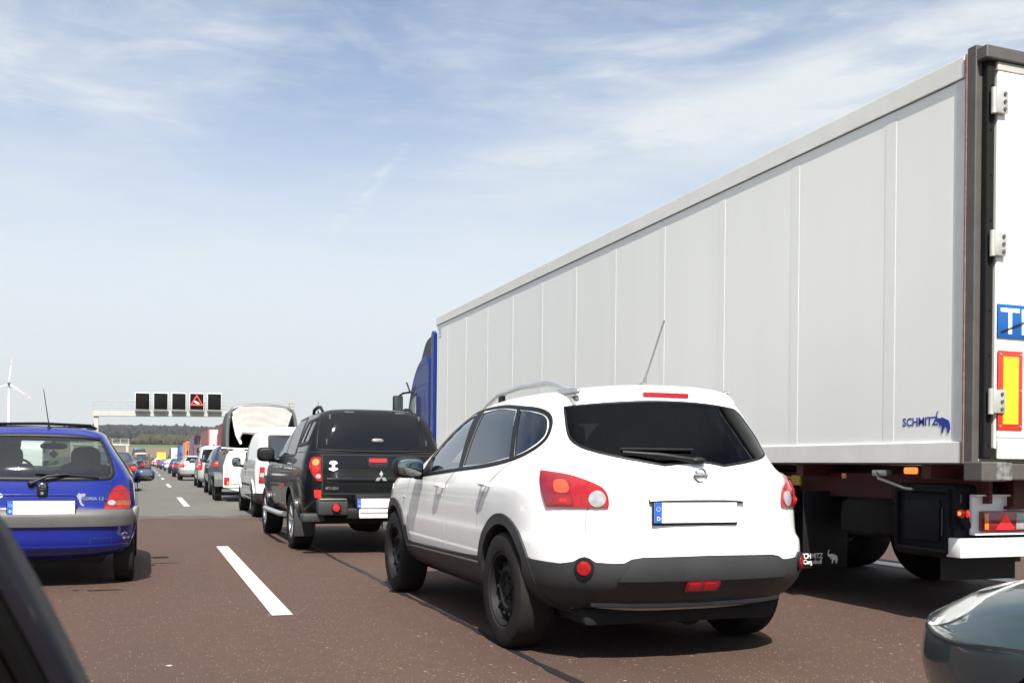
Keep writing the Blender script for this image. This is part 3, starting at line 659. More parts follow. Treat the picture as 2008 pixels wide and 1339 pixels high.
    # roof: rails, antenna, spoiler lip
    for s in (-1, 1):
        b = MB(); pts = []
        for y, up in ((1.50, .0), (1.30, .035), (1.0, .055), (.55, .06), (.1, .055), (-.22, .02), (-.34, -.02)):
            h_ = S.cast((s*(.55 if y < 1.2 else .53), y, 4), (0, 0, -1))[0]; pts.append(h_+Vector((0 if s < 0 else -.05, 0, up if s < 0 or y > .3 else up*.4)))
        pts = [Vector(p) for p in pts]; sm = []
        for a, c in zip(pts, pts[1:]): sm += [a, a.lerp(c, .5)]
        b.tube(sm+[pts[-1]], .019, 10)
        h_ = S.cast((s*.55, .95, 4), (0, 0, -1))[0]; ro = b.build('roof_rail', 'alu', t); b = MB(); b.box(h_+Vector((0, 0, .02)), (.025, .10, .07), bev=.01); b.build('rail_foot', 'black', ro); b = MB(); b.blob(S.cast((s*(.55 if s < 0 else .47), -.22, 4), (0, 0, -1))[0], (.024, .17, .03 if s < 0 else .012), 2.6, 16, 10); b.build('rail_foot', 'alu', ro)
    a = S.cast((-.09, -.30, 4), (0, 0, -1))[0]; antenna(t, a, a+Vector((.085, -.10, .385)), .0065, .0055, mat('antenna_grey', (.16, .16, .155)), .022)
    ribbon(S, 'spoiler_gap', 'rear', smooth_poly([(-.57, 1.484), (0, 1.492), (.57, 1.484)], 5, False), .006, 'gapw', t)
    mirror_part(t, -1.0, 1.83, 1.075, -1, 'black', .24, .165, .09, .02); mirror_part(t, 1.0, 1.83, 1.075, 1, 'black', .24, .165, .09, .02)
    ind = MB(); l0, n0 = hit(S, 'left', 2.40, .83); ind.blob(l0+n0*.004, (.008, .02, .012), 2, 12, 8); ind.build('side_indicator', 'lampwhite', t)
    # filler flap, underbody, headlamps
    u = MB(); u.box((0, 1.3, .26), (1.25, 3.9, .10), bev=.03); u.cyl((.1, -.55, .27), (.1, .2, .27), .10, seg=16); u.build('underbody', 'well', t)
    for k in ('left', 'right'): patch(S, 'head_lamp', k, smooth_poly([(3.30, .86), (3.02, .93), (2.86, .90), (3.0, .80), (3.3, .74)], 4), 'lampwhite', t, off=.006, step=.05)
    for y in (0, 2.765):
        for s in (-1, 1): wheel(t, s*.775, y, .348, .225, s, 'steel', .225)
    return t
build_suv()
person_seated('person', 'driver in dark clothing seen through the front side window of the white crossover', (2.90-.37, 5.60+1.10, .50))

# ---------------------------------------------------------------- blue hatchback ahead in the left lane
def build_hatch():
    t = thing('small_car', 'blue three-door hatchback with grey bumper strip and rear wiper, ahead in the left lane', 'car', (-.90, 9.80, 0))
    pm = paint('blue_car_paint', (.006, .014, .17), metal=.0, rough=.34)
    rw = smooth_poly([(-.49, 1.292, 1), (-.30, 1.314), (0, 1.32), (.30, 1.314), (.49, 1.292, 1), (.56, 1.16), (.60, 1.02), (.59, .975), (.55, .955), (.3, .948), (0, .945), (-.3, .948), (-.55, .955), (-.59, .975), (-.60, 1.02), (-.56, 1.16)], 5)
    ws = [(-.56, 1.00), (.56, 1.00), (.46, 1.30), (-.46, 1.30)]
    sw = smooth_poly([(1.60, .985, 1), (1.30, 1.17), (1.05, 1.285, 1), (.60, 1.30, 1), (.55, .97, 1)], 4)
    qw = smooth_poly([(.48, 1.30, 1), (.15, 1.28, 1), (-.03, 1.12), (-.10, .98, 1), (.44, .965, 1)], 4)
    cav = [(.45, -.3, 1.7, .64, 4, 3, .4, .6), (.85, -.38, 1.75, .69, 4, 3, .4, .6), (.96, -.38, 1.75, .69, 4, 3, .4, .6), (1.06, -.34, 1.6, .65, 4, 3, .4, .6), (1.18, -.26, 1.4, .59, 4, 3, .4, .6), (1.29, -.19, 1.2, .53, 4, 3, .4, .6), (1.325, -.12, 1.0, .46, 4, 3, .4, .5)]
    cuts = [('y', rw, -1.2, -.05), ('y', ws, 1.0, 2.6), ('x', sw, -1.2, -.35), ('x', sw, .35, 1.2), ('x', qw, -1.2, -.35), ('x', qw, .35, 1.2)]
    body, S = body_obj(t, HATCH_LV, pm, (0, 2.443), .325, .29, hw=.8, cavity=cav, cuts=cuts)
    patch(S, 'rear_window', 'rear', rw, 'clear', t, off=-.003, skirt=0, step=.05); patch(S, 'windscreen', 'front', ws, 'clear', t, off=-.004, skirt=0, step=.07)
    for k in ('left', 'right'):
        patch(S, 'door_window', k, sw, 'clear', t, off=-.004, skirt=0, step=.06); patch(S, 'quarter_window', k, qw, 'clear', t, off=-.004, skirt=0, step=.06)
        ribbon(S, 'window_seal', k, [p for p in smooth_poly([(1.64, .97), (1.32, 1.19), (1.05, 1.30), (.5, 1.315), (.13, 1.297), (-.05, 1.13), (-.125, .965), (.5, .95)], 4)], .022, 'black', t, closed=True)
        ribbons(S, 'door_gap', [(k, smooth_poly([(1.78, .93), (1.83, .7), (1.80, .35)], 4, False)), (k, smooth_poly([(.50, 1.3), (.46, .95), (.46, .62), (.52, .34)], 4, False))], .008, 'gap', t)
        ribbon(S, 'rubbing_strip', k, [(2.0, .56), (.38, .56)], .07, 'grey', t, off=.008, h=.008)
        handle(t, S, .66, .82, 'black', kind=k)
        patch(S, 'arch_lip', k, circ(0, .29, .365, .355, 26, 0, 180)+[(.332*math.cos(R(180-180*j/25)), .29+.332*math.sin(R(180-180*j/25))) for j in range(26)], pm, t, off=.010, step=.04, skirt=.02)
    patch(S, 'seal_band', 'rear', smooth_poly([(-.515, 1.312, 1), (0, 1.340), (.515, 1.312, 1), (.585, 1.165), (.63, 1.02), (.625, .965), (.58, .93), (0, .922), (-.58, .93), (-.625, .965), (-.63, 1.02), (-.585, 1.165)], 6)[:0] or [(p[0]*1.0, p[1]) for p in rrect(-.05, .927, .05, .938, .004)], 'black', t, off=.002, step=.03)
    ribbon(S, 'rear_window_seal', 'rear', [((p[0])*1.02, 1.13+(p[1]-1.13)*1.03) for p in rw], .034, 'black', t, off=.002, h=.005, closed=True)
    # interior
    b = MB(); b.box((0, 1.55, .86), (1.2, .35, .22), bev=.05); b.build('dashboard', 'seat', t)
    b = MB(); b.box((0, .08, .74), (1.15, .14, .42), bev=.05); b.build('rear_bench', 'seat', t)
    for x in (-.34, .34):
        b = MB(); b.box((x, .80, .46), (.46, .48, .16), bev=.05); b.box((x, .58, .78), (.46, .13, .58), bev=.05); sp = b.build('seat', 'seat', t)
        b = MB(); b.blob((x, .55, 1.13), (.135, .055, .11), 2.8, 20, 12); b.build('headrest', 'seat', sp)
        b = MB(); b.blob((x*1.05, .05, 1.01), (.17, .06, .10), 2.5, 20, 12); b.build('rear_headrest', 'seat', t)
    w_ = MB(); w_.tube([(-.34+.17*math.cos(a), 1.22-.08*math.sin(a), .97+.15*math.sin(a)) for a in [2*math.pi*k/24 for k in range(24)]], .013, 8, closed=True); w_.build('steering_wheel', 'black', t)
    b = MB(); b.blob((.02, 1.0, 1.245), (.125, .02, .032), 3, 20, 10); b.cyl((.02, 1.0, 1.27), (.02, 1.05, 1.33), .012); rm = b.build('rear_view_mirror', 'black', t)
    b = MB(); b.prism([(.02, 1.21), (.065, 1.165), (.02, 1.12), (-.025, 1.165)], 'y', 1.0, 1.006); b.build('air_freshener', mat('freshener_yellow', (.5, .42, .10)), rm)
    # bumper strip, lower bumper details
    bs = [(-.80, .665), (-.6, .668), (0, .672), (.6, .668), (.80, .665), (.80, .545), (.6, .54), (0, .538), (-.6, .54), (-.80, .545)]
    st = patch(S, 'bumper_strip', 'rear', bs, 'grey', t, off=.022, step=.05, skirt=.03)
    ribbon(S, 'bumper_ridge', 'rear', smooth_poly([(-.75, .36), (-.4, .35), (0, .348), (.4, .35), (.75, .36)], 4, False), .05, pm, t, off=.002, h=.006)
    ribbons(S, 'tow_eye_cover', [('rear', [(.44, .43), (.61, .43), (.61, .31), (.44, .31)], 1)], .006, mat('blue_gap', (.02, .03, .12)), t)
    ribbons(S, 'scuff_mark', [('rear', [(.695, .46), (.715, .475), (.735, .462)]), ('rear', [(.70, .43), (.72, .42)])], .012, mat('bare_scratch', (.55, .5, .42), rough=.7), t)
    A = 30
    for s, k in ((-1, 'L'), (1, 'R')):
        f = lambda pts: dg([(s*p[0], p[1], p[2]) for p in pts], A, k); kd = 'diag%s%d' % (k, A)
        q = f([(.565, -.567, .678), (.575, -.50, .775), (.627, -.462, .872), (.688, -.418, .882), (.735, -.374, .82), (.752, -.399, .72), (.752, -.44, .678)]); q = [(q[0][0], q[0][1], 1)]+q[1:6]+[(q[6][0], q[6][1], 1)]
        tl = patch(S, 'tail_lamp', kd, smooth_poly(q, 4), 'red', t, off=.012, step=.03, skirt=.03)
        g = f([(.64, -.49, .755), (.748, -.38, .755), (.752, -.40, .71), (.64, -.50, .71)]); patch(S, 'indicator_lens', kd, [(a, b) for a, b in g], mat('lamp_brown_amber', (.34, .075, .02), rough=.15, coat=1, noise=.4, nscale=25), tl, off=.016, step=.03, skirt=.004)
        c = f([(.612, -.515, .735)])[0]; patch(S, 'reversing_lens', kd, circ(c[0], c[1], .032, .024), 'lampwhite', tl, off=.018, step=.014, skirt=.005)
        g = f([(.57, -.55, .758), (.755, -.39, .758), (.755, -.39, .764), (.57, -.55, .764)]); patch(S, 'lens_rib', kd, g, 'reddark', tl, off=.018, step=.03, skirt=.004)
        g = f([(.60, -.49, .84), (.74, -.39, .84), (.74, -.39, .845), (.60, -.49, .845)]); patch(S, 'lens_rib', kd, g, 'reddark', tl, off=.0165, step=.03, skirt=.004)
        g = f([(.755, -.37, .665), (.80, -.25, .695), (.805, -.2, .62), (.785, -.30, .545)]); patch(S, 'bumper_corner_repair', kd, g, mat('filler_primer', (.42, .40, .36), rough=.7, noise=.5, nscale=12), st, off=.026 if s > 0 else -.02, step=.03) if s > 0 else None
    ribbons(S, 'tailgate_gap', [('rear', smooth_poly([(-.545, .675), (-.565, .80), (-.60, .92), (-.62, 1.0)], 4, False)), ('rear', smooth_poly([(.545, .675), (.565, .80), (.60, .92), (.62, 1.0)], 4, False)), ('rear', [(-.56, .676), (.56, .676)])], .008, 'gap', t)
    ribbons(S, 'plate_recess_edge', [('rear', smooth_poly([(-.33, .68), (-.335, .76), (-.31, .80), (-.2, .805), (.2, .805), (.31, .80), (.335, .76), (.33, .68)], 4, False))], .014, pm, t, off=.0015, h=.006)
    plate_on(S, t, .06, .703, h=.11)
    b = MB(); y = hit(S, 'rear', .06, .85)[0].y; b.box((.06, y-.012, .852), (.085, .045, .125), bev=.02); bx = b.build('boot_lock', 'black', t)
    e = MB(); e.lathe([(.024, 0), (.026, -.003), (.022, -.005), (.020, 0)], 'y', (.06, y-.035, .878), 28); e.prism([(.03, .880), (.066, .884), (.060, .877), (.092, .876), (.054, .872), (.060, .879)], 'y', y-.040, y-.034); e.build('badge', 'chrome', bx)
    e = MB(); e.lathe([(.013, 0), (.013, -.004), (.001, -.004)], 'y', (.06, y-.034, .822), 20); e.build('key_barrel', 'chrome', bx)
    text_on(S, 'lettering', 'rear', 'CORSA 1.2', .036, .375, .762, 'chrome', t, off=.004, bold=.0006, sx=.98)
    patch(S, 'lion_sticker', 'rear', [(a+.325, b+.775) for a, b in [(0, .02), (.012, .035), (.02, .048), (.035, .040), (.055, .044), (.075, .040), (.068, .032), (.078, .024), (.062, .018), (.048, .012), (.040, -.004), (.044, -.03), (.058, -.055), (.066, -.048), (.060, -.066), (.040, -.058), (.026, -.03), (.020, -.008), (.006, .004)]], mat('sticker_silver', (.32, .33, .36), rough=.3, metal=.6), t, off=.004, step=.012, skirt=.003)
    patch(S, 'bird_sticker', 'rear', circ(-.27, .80, .03, .018, 14), 'plate', t, off=.004, step=.012, skirt=.003)
    # wiper
    b = MB(); p0 = hit(S, 'rear', -.03, .905)[0]; b.blob(p0-Vector((0, .02, 0)), (.028, .03, .028), 2.4, 14, 8); b.tube([p0-Vector((0, .035, 0)), hit(S, 'rear', .10, .968)[0]-Vector((0, .05, 0)), hit(S, 'rear', .26, .985)[0]-Vector((0, .03, 0))], [.016, .011, .007], 8)
    b.tube([hit(S, 'rear', x, z)[0]-Vector((0, .018, 0)) for x, z in ((.0, .99), (.12, .985), (.3, .972), (.50, .955))], .008, 6); b.build('rear_wiper', 'black', t)
    # roof: deflector of the tilted glass roof, antenna
    b = MB(); pts = [(-.44, .25, 1.405), (-.40, .15, 1.428), (0, .10, 1.438), (.40, .15, 1.428), (.44, .25, 1.405)]; b.tube([Vector(p) for p in pts], .014, 8); b.prism([(-.42, .2), (.42, .2), (.42, .75), (-.42, .75)], 'z', 1.405, 1.418); b.build('sunroof', 'glass', t)
    a = S.cast((.08, -.19, 4), (0, 0, -1))[0]; antenna(t, a, a+Vector((-.045, -.06, .34)), .005, .003, 'black', .018)
    e = mirror_part(t, .875, 1.42, .955, 1, pm, .20, .13, .08, .01); mirror_part(t, -.875, 1.42, .955, -1, pm, .20, .13, .08, .01)
    u = MB(); u.box((0, 1.2, .25), (1.1, 3.2, .10), bev=.03); u.cyl((-.3, -.45, .24), (-.3, .1, .26), .08); u.build('underbody', 'well', t)
    for k in ('left', 'right'): patch(S, 'head_lamp', k, smooth_poly([(2.95, .74), (2.75, .78), (2.72, .66), (2.95, .60)], 4), 'lampwhite', t, off=.006, step=.05)
    for y in (0, 2.443):
        for s in (-1, 1): wheel(t, s*.705, y, .285, .165, s, 'steel', .18)
    return t
build_hatch()
person_seated('person', 'driver with dark hair seen from behind through the rear window of the blue hatchback', (-.90-.34, 9.80+.72, .46))
# ---------------------------------------------------------------- black pick-up with hard top
def build_pickup():
    t = thing('pickup_truck', 'black double-cab pick-up with hard top and lit brake lamps, behind the white van', 'pickup', (2.65, 12.9, 0))
    pm = paint('black_car_paint', (.004, .0045, .005), rough=.28, coat=.55)
    body, S = body_obj(t, PICK_LV, pm, (0, 3.0), .435, .37, hw=.9)
    gl = smooth_poly([(-.53, 1.742, 1), (0, 1.752), (.53, 1.742, 1), (.63, 1.69), (.70, 1.50), (.735, 1.265, 1), (0, 1.25), (-.735, 1.265, 1), (-.70, 1.50), (-.63, 1.69)], 5)
    g = patch(S, 'rear_window', 'rear', gl, 'glass', t, off=.012, step=.06, skirt=.02)
    ribbon(S, 'rear_window_seal', 'rear', gl, .022, 'black', t, off=.006, h=.006, closed=True)
    b = MB(); y = hit(S, 'rear', .0, 1.385)[0].y-.02; b.blob((0, y, 1.385), (.078, .022, .028), 2.3, 24, 12); b.build('door_handle', 'chrome', g)
    for s in (-1, 1):
        b = MB(); y = hit(S, 'rear', s*.56, 1.66)[0].y; b.box((s*.56, y-.016, 1.665), (.022, .02, .07), bev=.004); b.build('hinge', 'grey', g)
        b = MB(); y = hit(S, 'rear', s*.6, 1.36)[0].y; b.box((s*.62, y-.016, 1.36), (.014, .02, .07), bev=.004); b.build('stay', 'grey', g)
        b = MB(); y = hit(S, 'rear', s*.32, 1.738)[0].y; b.box((s*.32, y-.02, 1.735), (.12, .02, .02), bev=.004); b.build('hinge', 'grey', g)
    ribbons(S, 'tailgate_gap', [('rear', [(-.672, 1.20), (-.675, .735), (.675, .735), (.672, 1.20)]), ('rear', [(-.74, 1.242), (.74, 1.242)]), ('rear', [(-.70, 1.205), (.70, 1.205)])], .012, 'gap', t)
    ribbon(S, 'tailgate_crease', 'rear', [(-.62, .90), (.62, .90)], .05, pm, t, off=.002, h=.008)
    # tailgate handle with lit brake lamp
    h = patch(S, 'tailgate_handle', 'rear', smooth_poly([(-.13, 1.178, 1), (.13, 1.178, 1), (.125, 1.09), (.075, 1.035), (-.075, 1.035), (-.125, 1.09)], 4), 'black', t, off=.014, step=.03)
    patch(S, 'third_brake_lamp', 'rear', rrect(-.105, 1.118, .105, 1.16, .012), 'redlit', h, off=.02, step=.03)
    patch(S, 'handle_recess', 'rear', rrect(-.065, 1.05, .065, 1.09, .01), 'well', h, off=.018, step=.03)
    for a in (90, 210, 330):
        rr = Matrix.Rotation(R(a), 2); pts = [rr @ Vector(p) for p in ((0, 0), (.042, .024), (.084, 0), (.042, -.024))]
        y = hit(S, 'rear', .04, .94)[0].y-.008; b = MB(); b.prism([(.04+p.x, .935+p.y) for p in pts], 'y', y-.004, y+.003); b.build('badge_diamond', 'chrome', t)
    text_on(S, 'lettering', 'rear', 'MITSUBISHI', .050, -.635, .785, 'chrome', t, off=.006, bold=.001, sx=.60)
    bp = [(-.045, .035), (-.03, .052), (0, .058), (.03, .052), (.048, .04), (.048, .022), (.03, .018), (.018, .01), (.018, -.02), (.03, -.03), (.052, -.028), (.055, -.045), (.025, -.058), (0, -.068), (-.025, -.06), (-.052, -.05), (-.052, -.03), (-.03, -.03), (-.016, -.02), (-.016, .01), (-.03, .02), (-.045, .02)]
    patch(S, 'white_sticker', 'rear', [(-.545+a, 1.075+b_) for a, b_ in bp], 'plate', t, off=.004, step=.02, skirt=.003)
    for s, k in ((-1, 'L'), (1, 'R')):
        f = lambda pts: dg([(s*-p[0], p[1], p[2]) for p in pts], 30, k); kd = 'diag%s30' % k
        q = f([(-.776, -.961, 1.172), (-.688, -.993, 1.168), (-.680, -1.018, .905), (-.690, -1.018, .888), (-.734, -1.005, .895), (-.80, -.971, 1.0), (-.815, -.958, 1.10)])
        tl = patch(S, 'tail_lamp', kd, smooth_poly([(q[0][0], q[0][1]), (q[1][0], q[1][1], 1), q[2], q[3], q[4], q[5], q[6]], 5), 'red', t, off=.014, step=.03, skirt=.03)
        for nm, c, r_, m in (('indicator_lens', (-.745, -.985, 1.11), .040, 'amberlit'), ('brake_lens', (-.742, -.99, 1.03), .036, 'redlit'), ('reversing_lens', (-.715, -1.0, .945), .028, 'lampwhite')):
            c2 = f([c])[0]; patch(S, nm, kd, circ(c2[0], c2[1], r_, r_*.95, 20), m, tl, off=.018, step=.02, skirt=.004, dome=.005)
        q = f([(-.762, -.985, .778), (-.685, -1.01, .778), (-.685, -1.015, .69), (-.75, -.985, .685)]); patch(S, 'rear_reflector', kd, q, 'redlit' if s < 0 else 'red', t, off=.008, step=.03)
        # bumper corner with round fog lamp
        b = MB(); b.box((s*.57, -1.10, .575), (.36, .20, .19), bev=.03); b.box((s*.79, -1.02, .45), (.26, .22, .10), bev=.02); bc = b.build('bumper_corner', 'cladding', t)
        b = MB(); b.lathe([(.055, 0), (.058, -.03), (.046, -.034), (.044, -.01)], 'y', (s*.535, -1.195, .575), 28); b.build('lamp_bezel', 'black', bc)
        b = MB(); b.blob((s*.535, -1.20, .575), (.043, .018, .043), 2, 22, 12); b.build('fog_lamp', 'redlit' if s < 0 else 'red', bc)
        b = MB(); b.box((s*.57, -1.11, .672), (.32, .20, .012), bev=.003); b.build('step_pad', mat('step_metal', (.30, .27, .22), rough=.4, metal=.6), bc)
    b = MB(); b.box((0, -1.10, .50), (.80, .17, .13), bev=.02); b.box((0, -1.13, .655), (.60, .07, .14), bev=.01); b.build('rear_bumper', 'black', t)
    b = MB(); b.box((0, -1.20, .50), (.52, .03, .11), bev=.01); b.box((0, -1.22, .525), (.50, .02, .012)); b.build('step_plate', 'white', t)
    b = MB(); b.cyl((.10, -1.12, .34), (.10, -1.24, .37), .02); b.blob((.10, -1.26, .40), (.026, .026, .026), 2, 16, 10); b.box((.10, -1.12, .36), (.12, .1, .10), bev=.01); b.build('tow_bar', 'grey', t)
    plate_on(S, t, -.02, .625, y=-1.185)
    for k in ('left', 'right'):
        sg = 1 if k == 'right' else -1
        fw = smooth_poly([(1.86, 1.205, 1), (1.62, 1.40), (1.38, 1.56), (1.15, 1.635, 1), (.98, 1.655), (.90, 1.215, 1)], 4); bw = smooth_poly([(.86, 1.655, 1), (.45, 1.66), (.16, 1.64, 1), (.06, 1.30), (.06, 1.225, 1), (.80, 1.215, 1)], 4)
        patch(S, 'front_side_window', k, fw, 'glass', t, off=.003, step=.06); patch(S, 'rear_side_window', k, bw, 'glass', t, off=.003, step=.06)
        ribbon(S, 'window_seal', k, smooth_poly([(1.94, 1.195), (1.64, 1.425), (1.38, 1.59), (1.1, 1.67), (.5, 1.685), (.12, 1.665), (.01, 1.3), (.02, 1.205), (.9, 1.20)], 4), .028, 'black', t, off=.002, h=.003, closed=True)
        cwp = smooth_poly([(-.22, 1.625, 1), (-.10, 1.33, 1), (-.80, 1.35, 1), (-.76, 1.64, 1)], 3)
        fr = ribbon(S, 'side_window_frame', k, cwp, .055, 'black', t, off=.004, h=.008, closed=True); patch(S, 'canopy_window', k, cwp, 'glassgrey', t, off=.003, step=.06); ribbon(S, 'window_bar', k, [(-.50, 1.63), (-.42, 1.34)], .03, 'black', fr, off=.004, h=.01)
        ribbons(S, 'door_gap', [(k, [(.0, 1.235), (-1.0, 1.24)]), (k, smooth_poly([(-.03, 1.66), (-.05, 1.25), (-.05, 1.0), (.1, .95), (.33, .86), (.44, .70), (.45, .50)], 4, False)), (k, smooth_poly([(.90, 1.2), (.95, 1.0), (.96, .50)], 4, False)), (k, smooth_poly([(2.1, 1.16), (2.2, .9), (2.16, .52)], 4, False))], .009, 'gap', t)
        handle(t, S, 1.12, 1.045, 'chrome', kind=k); handle(t, S, .22, 1.09, 'chrome', kind=k)
        for yc in (0, 3.0):
            out = circ(yc, .37, .545, .54, 34, -12, 192); inn = [(yc+.43*math.cos(R(192-204*j/33)), .37+.43*math.sin(R(192-204*j/33))) for j in range(34)]
            patch(S, 'arch_flare', k, out+inn, pm, t, off=.038, step=.045, skirt=.04)
        b = MB(); b.tube([(sg*.92, .50, .42), (sg*.97, .65, .42), (sg*.97, 2.35, .42), (sg*.92, 2.48, .42)], .036, 12); b.build('side_step', 'alu', t)
        ml = MB(); ml.box((sg*.80, -.50, .36), (.26, .015, .34), bev=.004); ml.build('mud_flap', 'cladding', t)
        ribbons(S, 'door_sticker', [(k, [(1.30, .78), (.75, .80)])], .05, mat('red_decal', (.5, .02, .03)), t)
        mirror_part(t, sg*1.03, 1.80, 1.225, sg, 'black', .25, .215, .09, .03, glass='black')
        for y, nm in ((.95, 0),):
            ra = MB(); ra.tube([(sg*.58, .30, 1.735), (sg*.585, .20, 1.80), (sg*.585, -.05, 1.825), (sg*.585, -.30, 1.815), (sg*.58, -.48, 1.74)], [.018, .022, .022, .02, .018], 10); ra.build('roof_rail', 'black', t)
    patch(S, 'windscreen', 'front', [(-.66, 1.22), (.66, 1.22), (.56, 1.66), (-.56, 1.66)], 'glass', t, off=.003, step=.08)
    u = MB(); u.box((0, 1.2, .42), (1.2, 4.1, .12), bev=.03); u.cyl((.38, -.85, .36), (.38, -.1, .36), .11, seg=16); u.cyl((-.7, 0, .37), (.7, 0, .37), .06); u.blob((0, 0, .36), (.16, .16, .15), 2.2); u.build('underbody', 'well', t)
    a = S.cast((-.52, .30, 4), (0, 0, -1))[0]; antenna(t, a+Vector((0, 0, .02)), a+Vector((.0, -.02, .16)), .004, .003, 'black', .012)
    for y in (0, 3.0):
        for s in (-1, 1): wheel(t, s*.785, y, .37, .25, s, 'alloy6', .235)
    return t
build_pickup()

# ---------------------------------------------------------------- white panel van
def build_van():
    t = thing('panel_van', 'small white panel van with black rub strip ahead of the black pick-up', 'van', (2.88, 20.5, 0))
    pm = paint('white_van_paint', (.78, .78, .765), rough=.36)
    body, S = body_obj(t, VAN_LV, pm, (0, 2.9), .37, .33, hw=.9)
    rw = rrect(-.66, 1.08, .66, 1.655, .05); g = patch(S, 'rear_window_surround', 'rear', rw, 'black', t, off=.006, step=.06)
    for s in (-1, 1): patch(S, 'rear_window', 'rear', [(s*.60, 1.58), (s*.06, 1.58), (s*.06, 1.16), (s*.63, 1.16)], 'glassgrey', g, off=.009, step=.06)
    ribbons(S, 'door_gap', [('rear', [(0, 1.72), (0, .45)]), ('rear', [(-.70, 1.7), (-.72, .45)]), ('rear', [(.70, 1.7), (.72, .45)]), ('left', smooth_poly([(1.16, 1.66), (1.12, 1.3), (1.10, .9), (1.12, .42)], 4, False)), ('left', smooth_poly([(2.30, 1.1), (2.36, .8), (2.30, .42)], 4, False)), ('left', smooth_poly([(1.15, 1.69), (.9, 1.725), (.3, 1.715)], 4, False))], .010, 'gapw', t)
    for k in ('left', 'right'):
        sg = 1 if k == 'right' else -1
        patch(S, 'front_side_window', k, smooth_poly([(1.98, 1.17, 1), (1.72, 1.42), (1.50, 1.585), (1.24, 1.61, 1), (1.22, 1.12, 1)], 4), 'glass', t, off=.003, step=.06)
        ribbon(S, 'rubbing_strip', k, [(2.26, .645), (1.22, .645)], .05, 'black', t, off=.006, h=.008)
        ribbon(S, 'rubbing_strip', k, [(1.02, .645), (.48, .645)], .05, 'black', t, off=.006, h=.008)
        handle(t, S, 1.28, .97, 'black', kind=k)
        for yc in (0, 2.9):
            out = circ(yc, .33, .43, .43, 30, -5, 185); inn = [(yc+.368*math.cos(R(185-190*j/29)), .33+.368*math.sin(R(185-190*j/29))) for j in range(30)]
            patch(S, 'arch_lip', k, out+inn, pm, t, off=.016, step=.05, skirt=.02)
        mirror_part(t, sg*1.04, 1.92, 1.11, sg, 'black', .19, .21, .08, .05)
    bm_ = [(-.90, .50), (-.5, .52), (.5, .52), (.90, .50), (.88, .30), (-.88, .30)]; bp = patch(S, 'rear_bumper', 'rear', bm_, 'cladding', t, off=.022, step=.05, skirt=.03)
    patch(S, 'side_bumper', 'left', [(-.80, .50), (-.42, .50), (-.36, .32), (-.8, .32)], 'cladding', bp, off=.018, step=.05)
    patch(S, 'rear_reflector', 'rear', rrect(-.78, .36, -.62, .40, .01), 'red', bp, off=.028)
    for s, k in ((-1, 'L'), (1, 'R')):
        f = lambda pts: dg([(s*-p[0], p[1], p[2]) for p in pts], 20, k); kd = 'diag%s20' % k
        q = f([(-.81, -.72, 1.02), (-.72, -.77, 1.02), (-.72, -.79, .70), (-.83, -.73, .70)]); tl = patch(S, 'tail_lamp', kd, smooth_poly([(a, b, 1) for a, b in q], 3), 'red', t, off=.012, step=.04, skirt=.03)
        q = f([(-.80, -.72, .90), (-.735, -.77, .90), (-.735, -.79, .82), (-.80, -.73, .82)]); patch(S, 'reversing_lens', kd, q, 'lampwhite', tl, off=.016, step=.04, skirt=.004)
    plate_on(S, t, -.3, .80); patch(S, 'windscreen', 'front', [(-.68, 1.26), (.68, 1.26), (.58, 1.68), (-.58, 1.68)], 'glass', t, off=.003, step=.1)
    u = MB(); u.box((0, 1.2, .30), (1.2, 3.9, .12), bev=.03); u.build('underbody', 'well', t)
    for y in (0, 2.9):
        for s in (-1, 1): wheel(t, s*.775, y, .325, .205, s, 'steel', .2)
    return t
build_van()

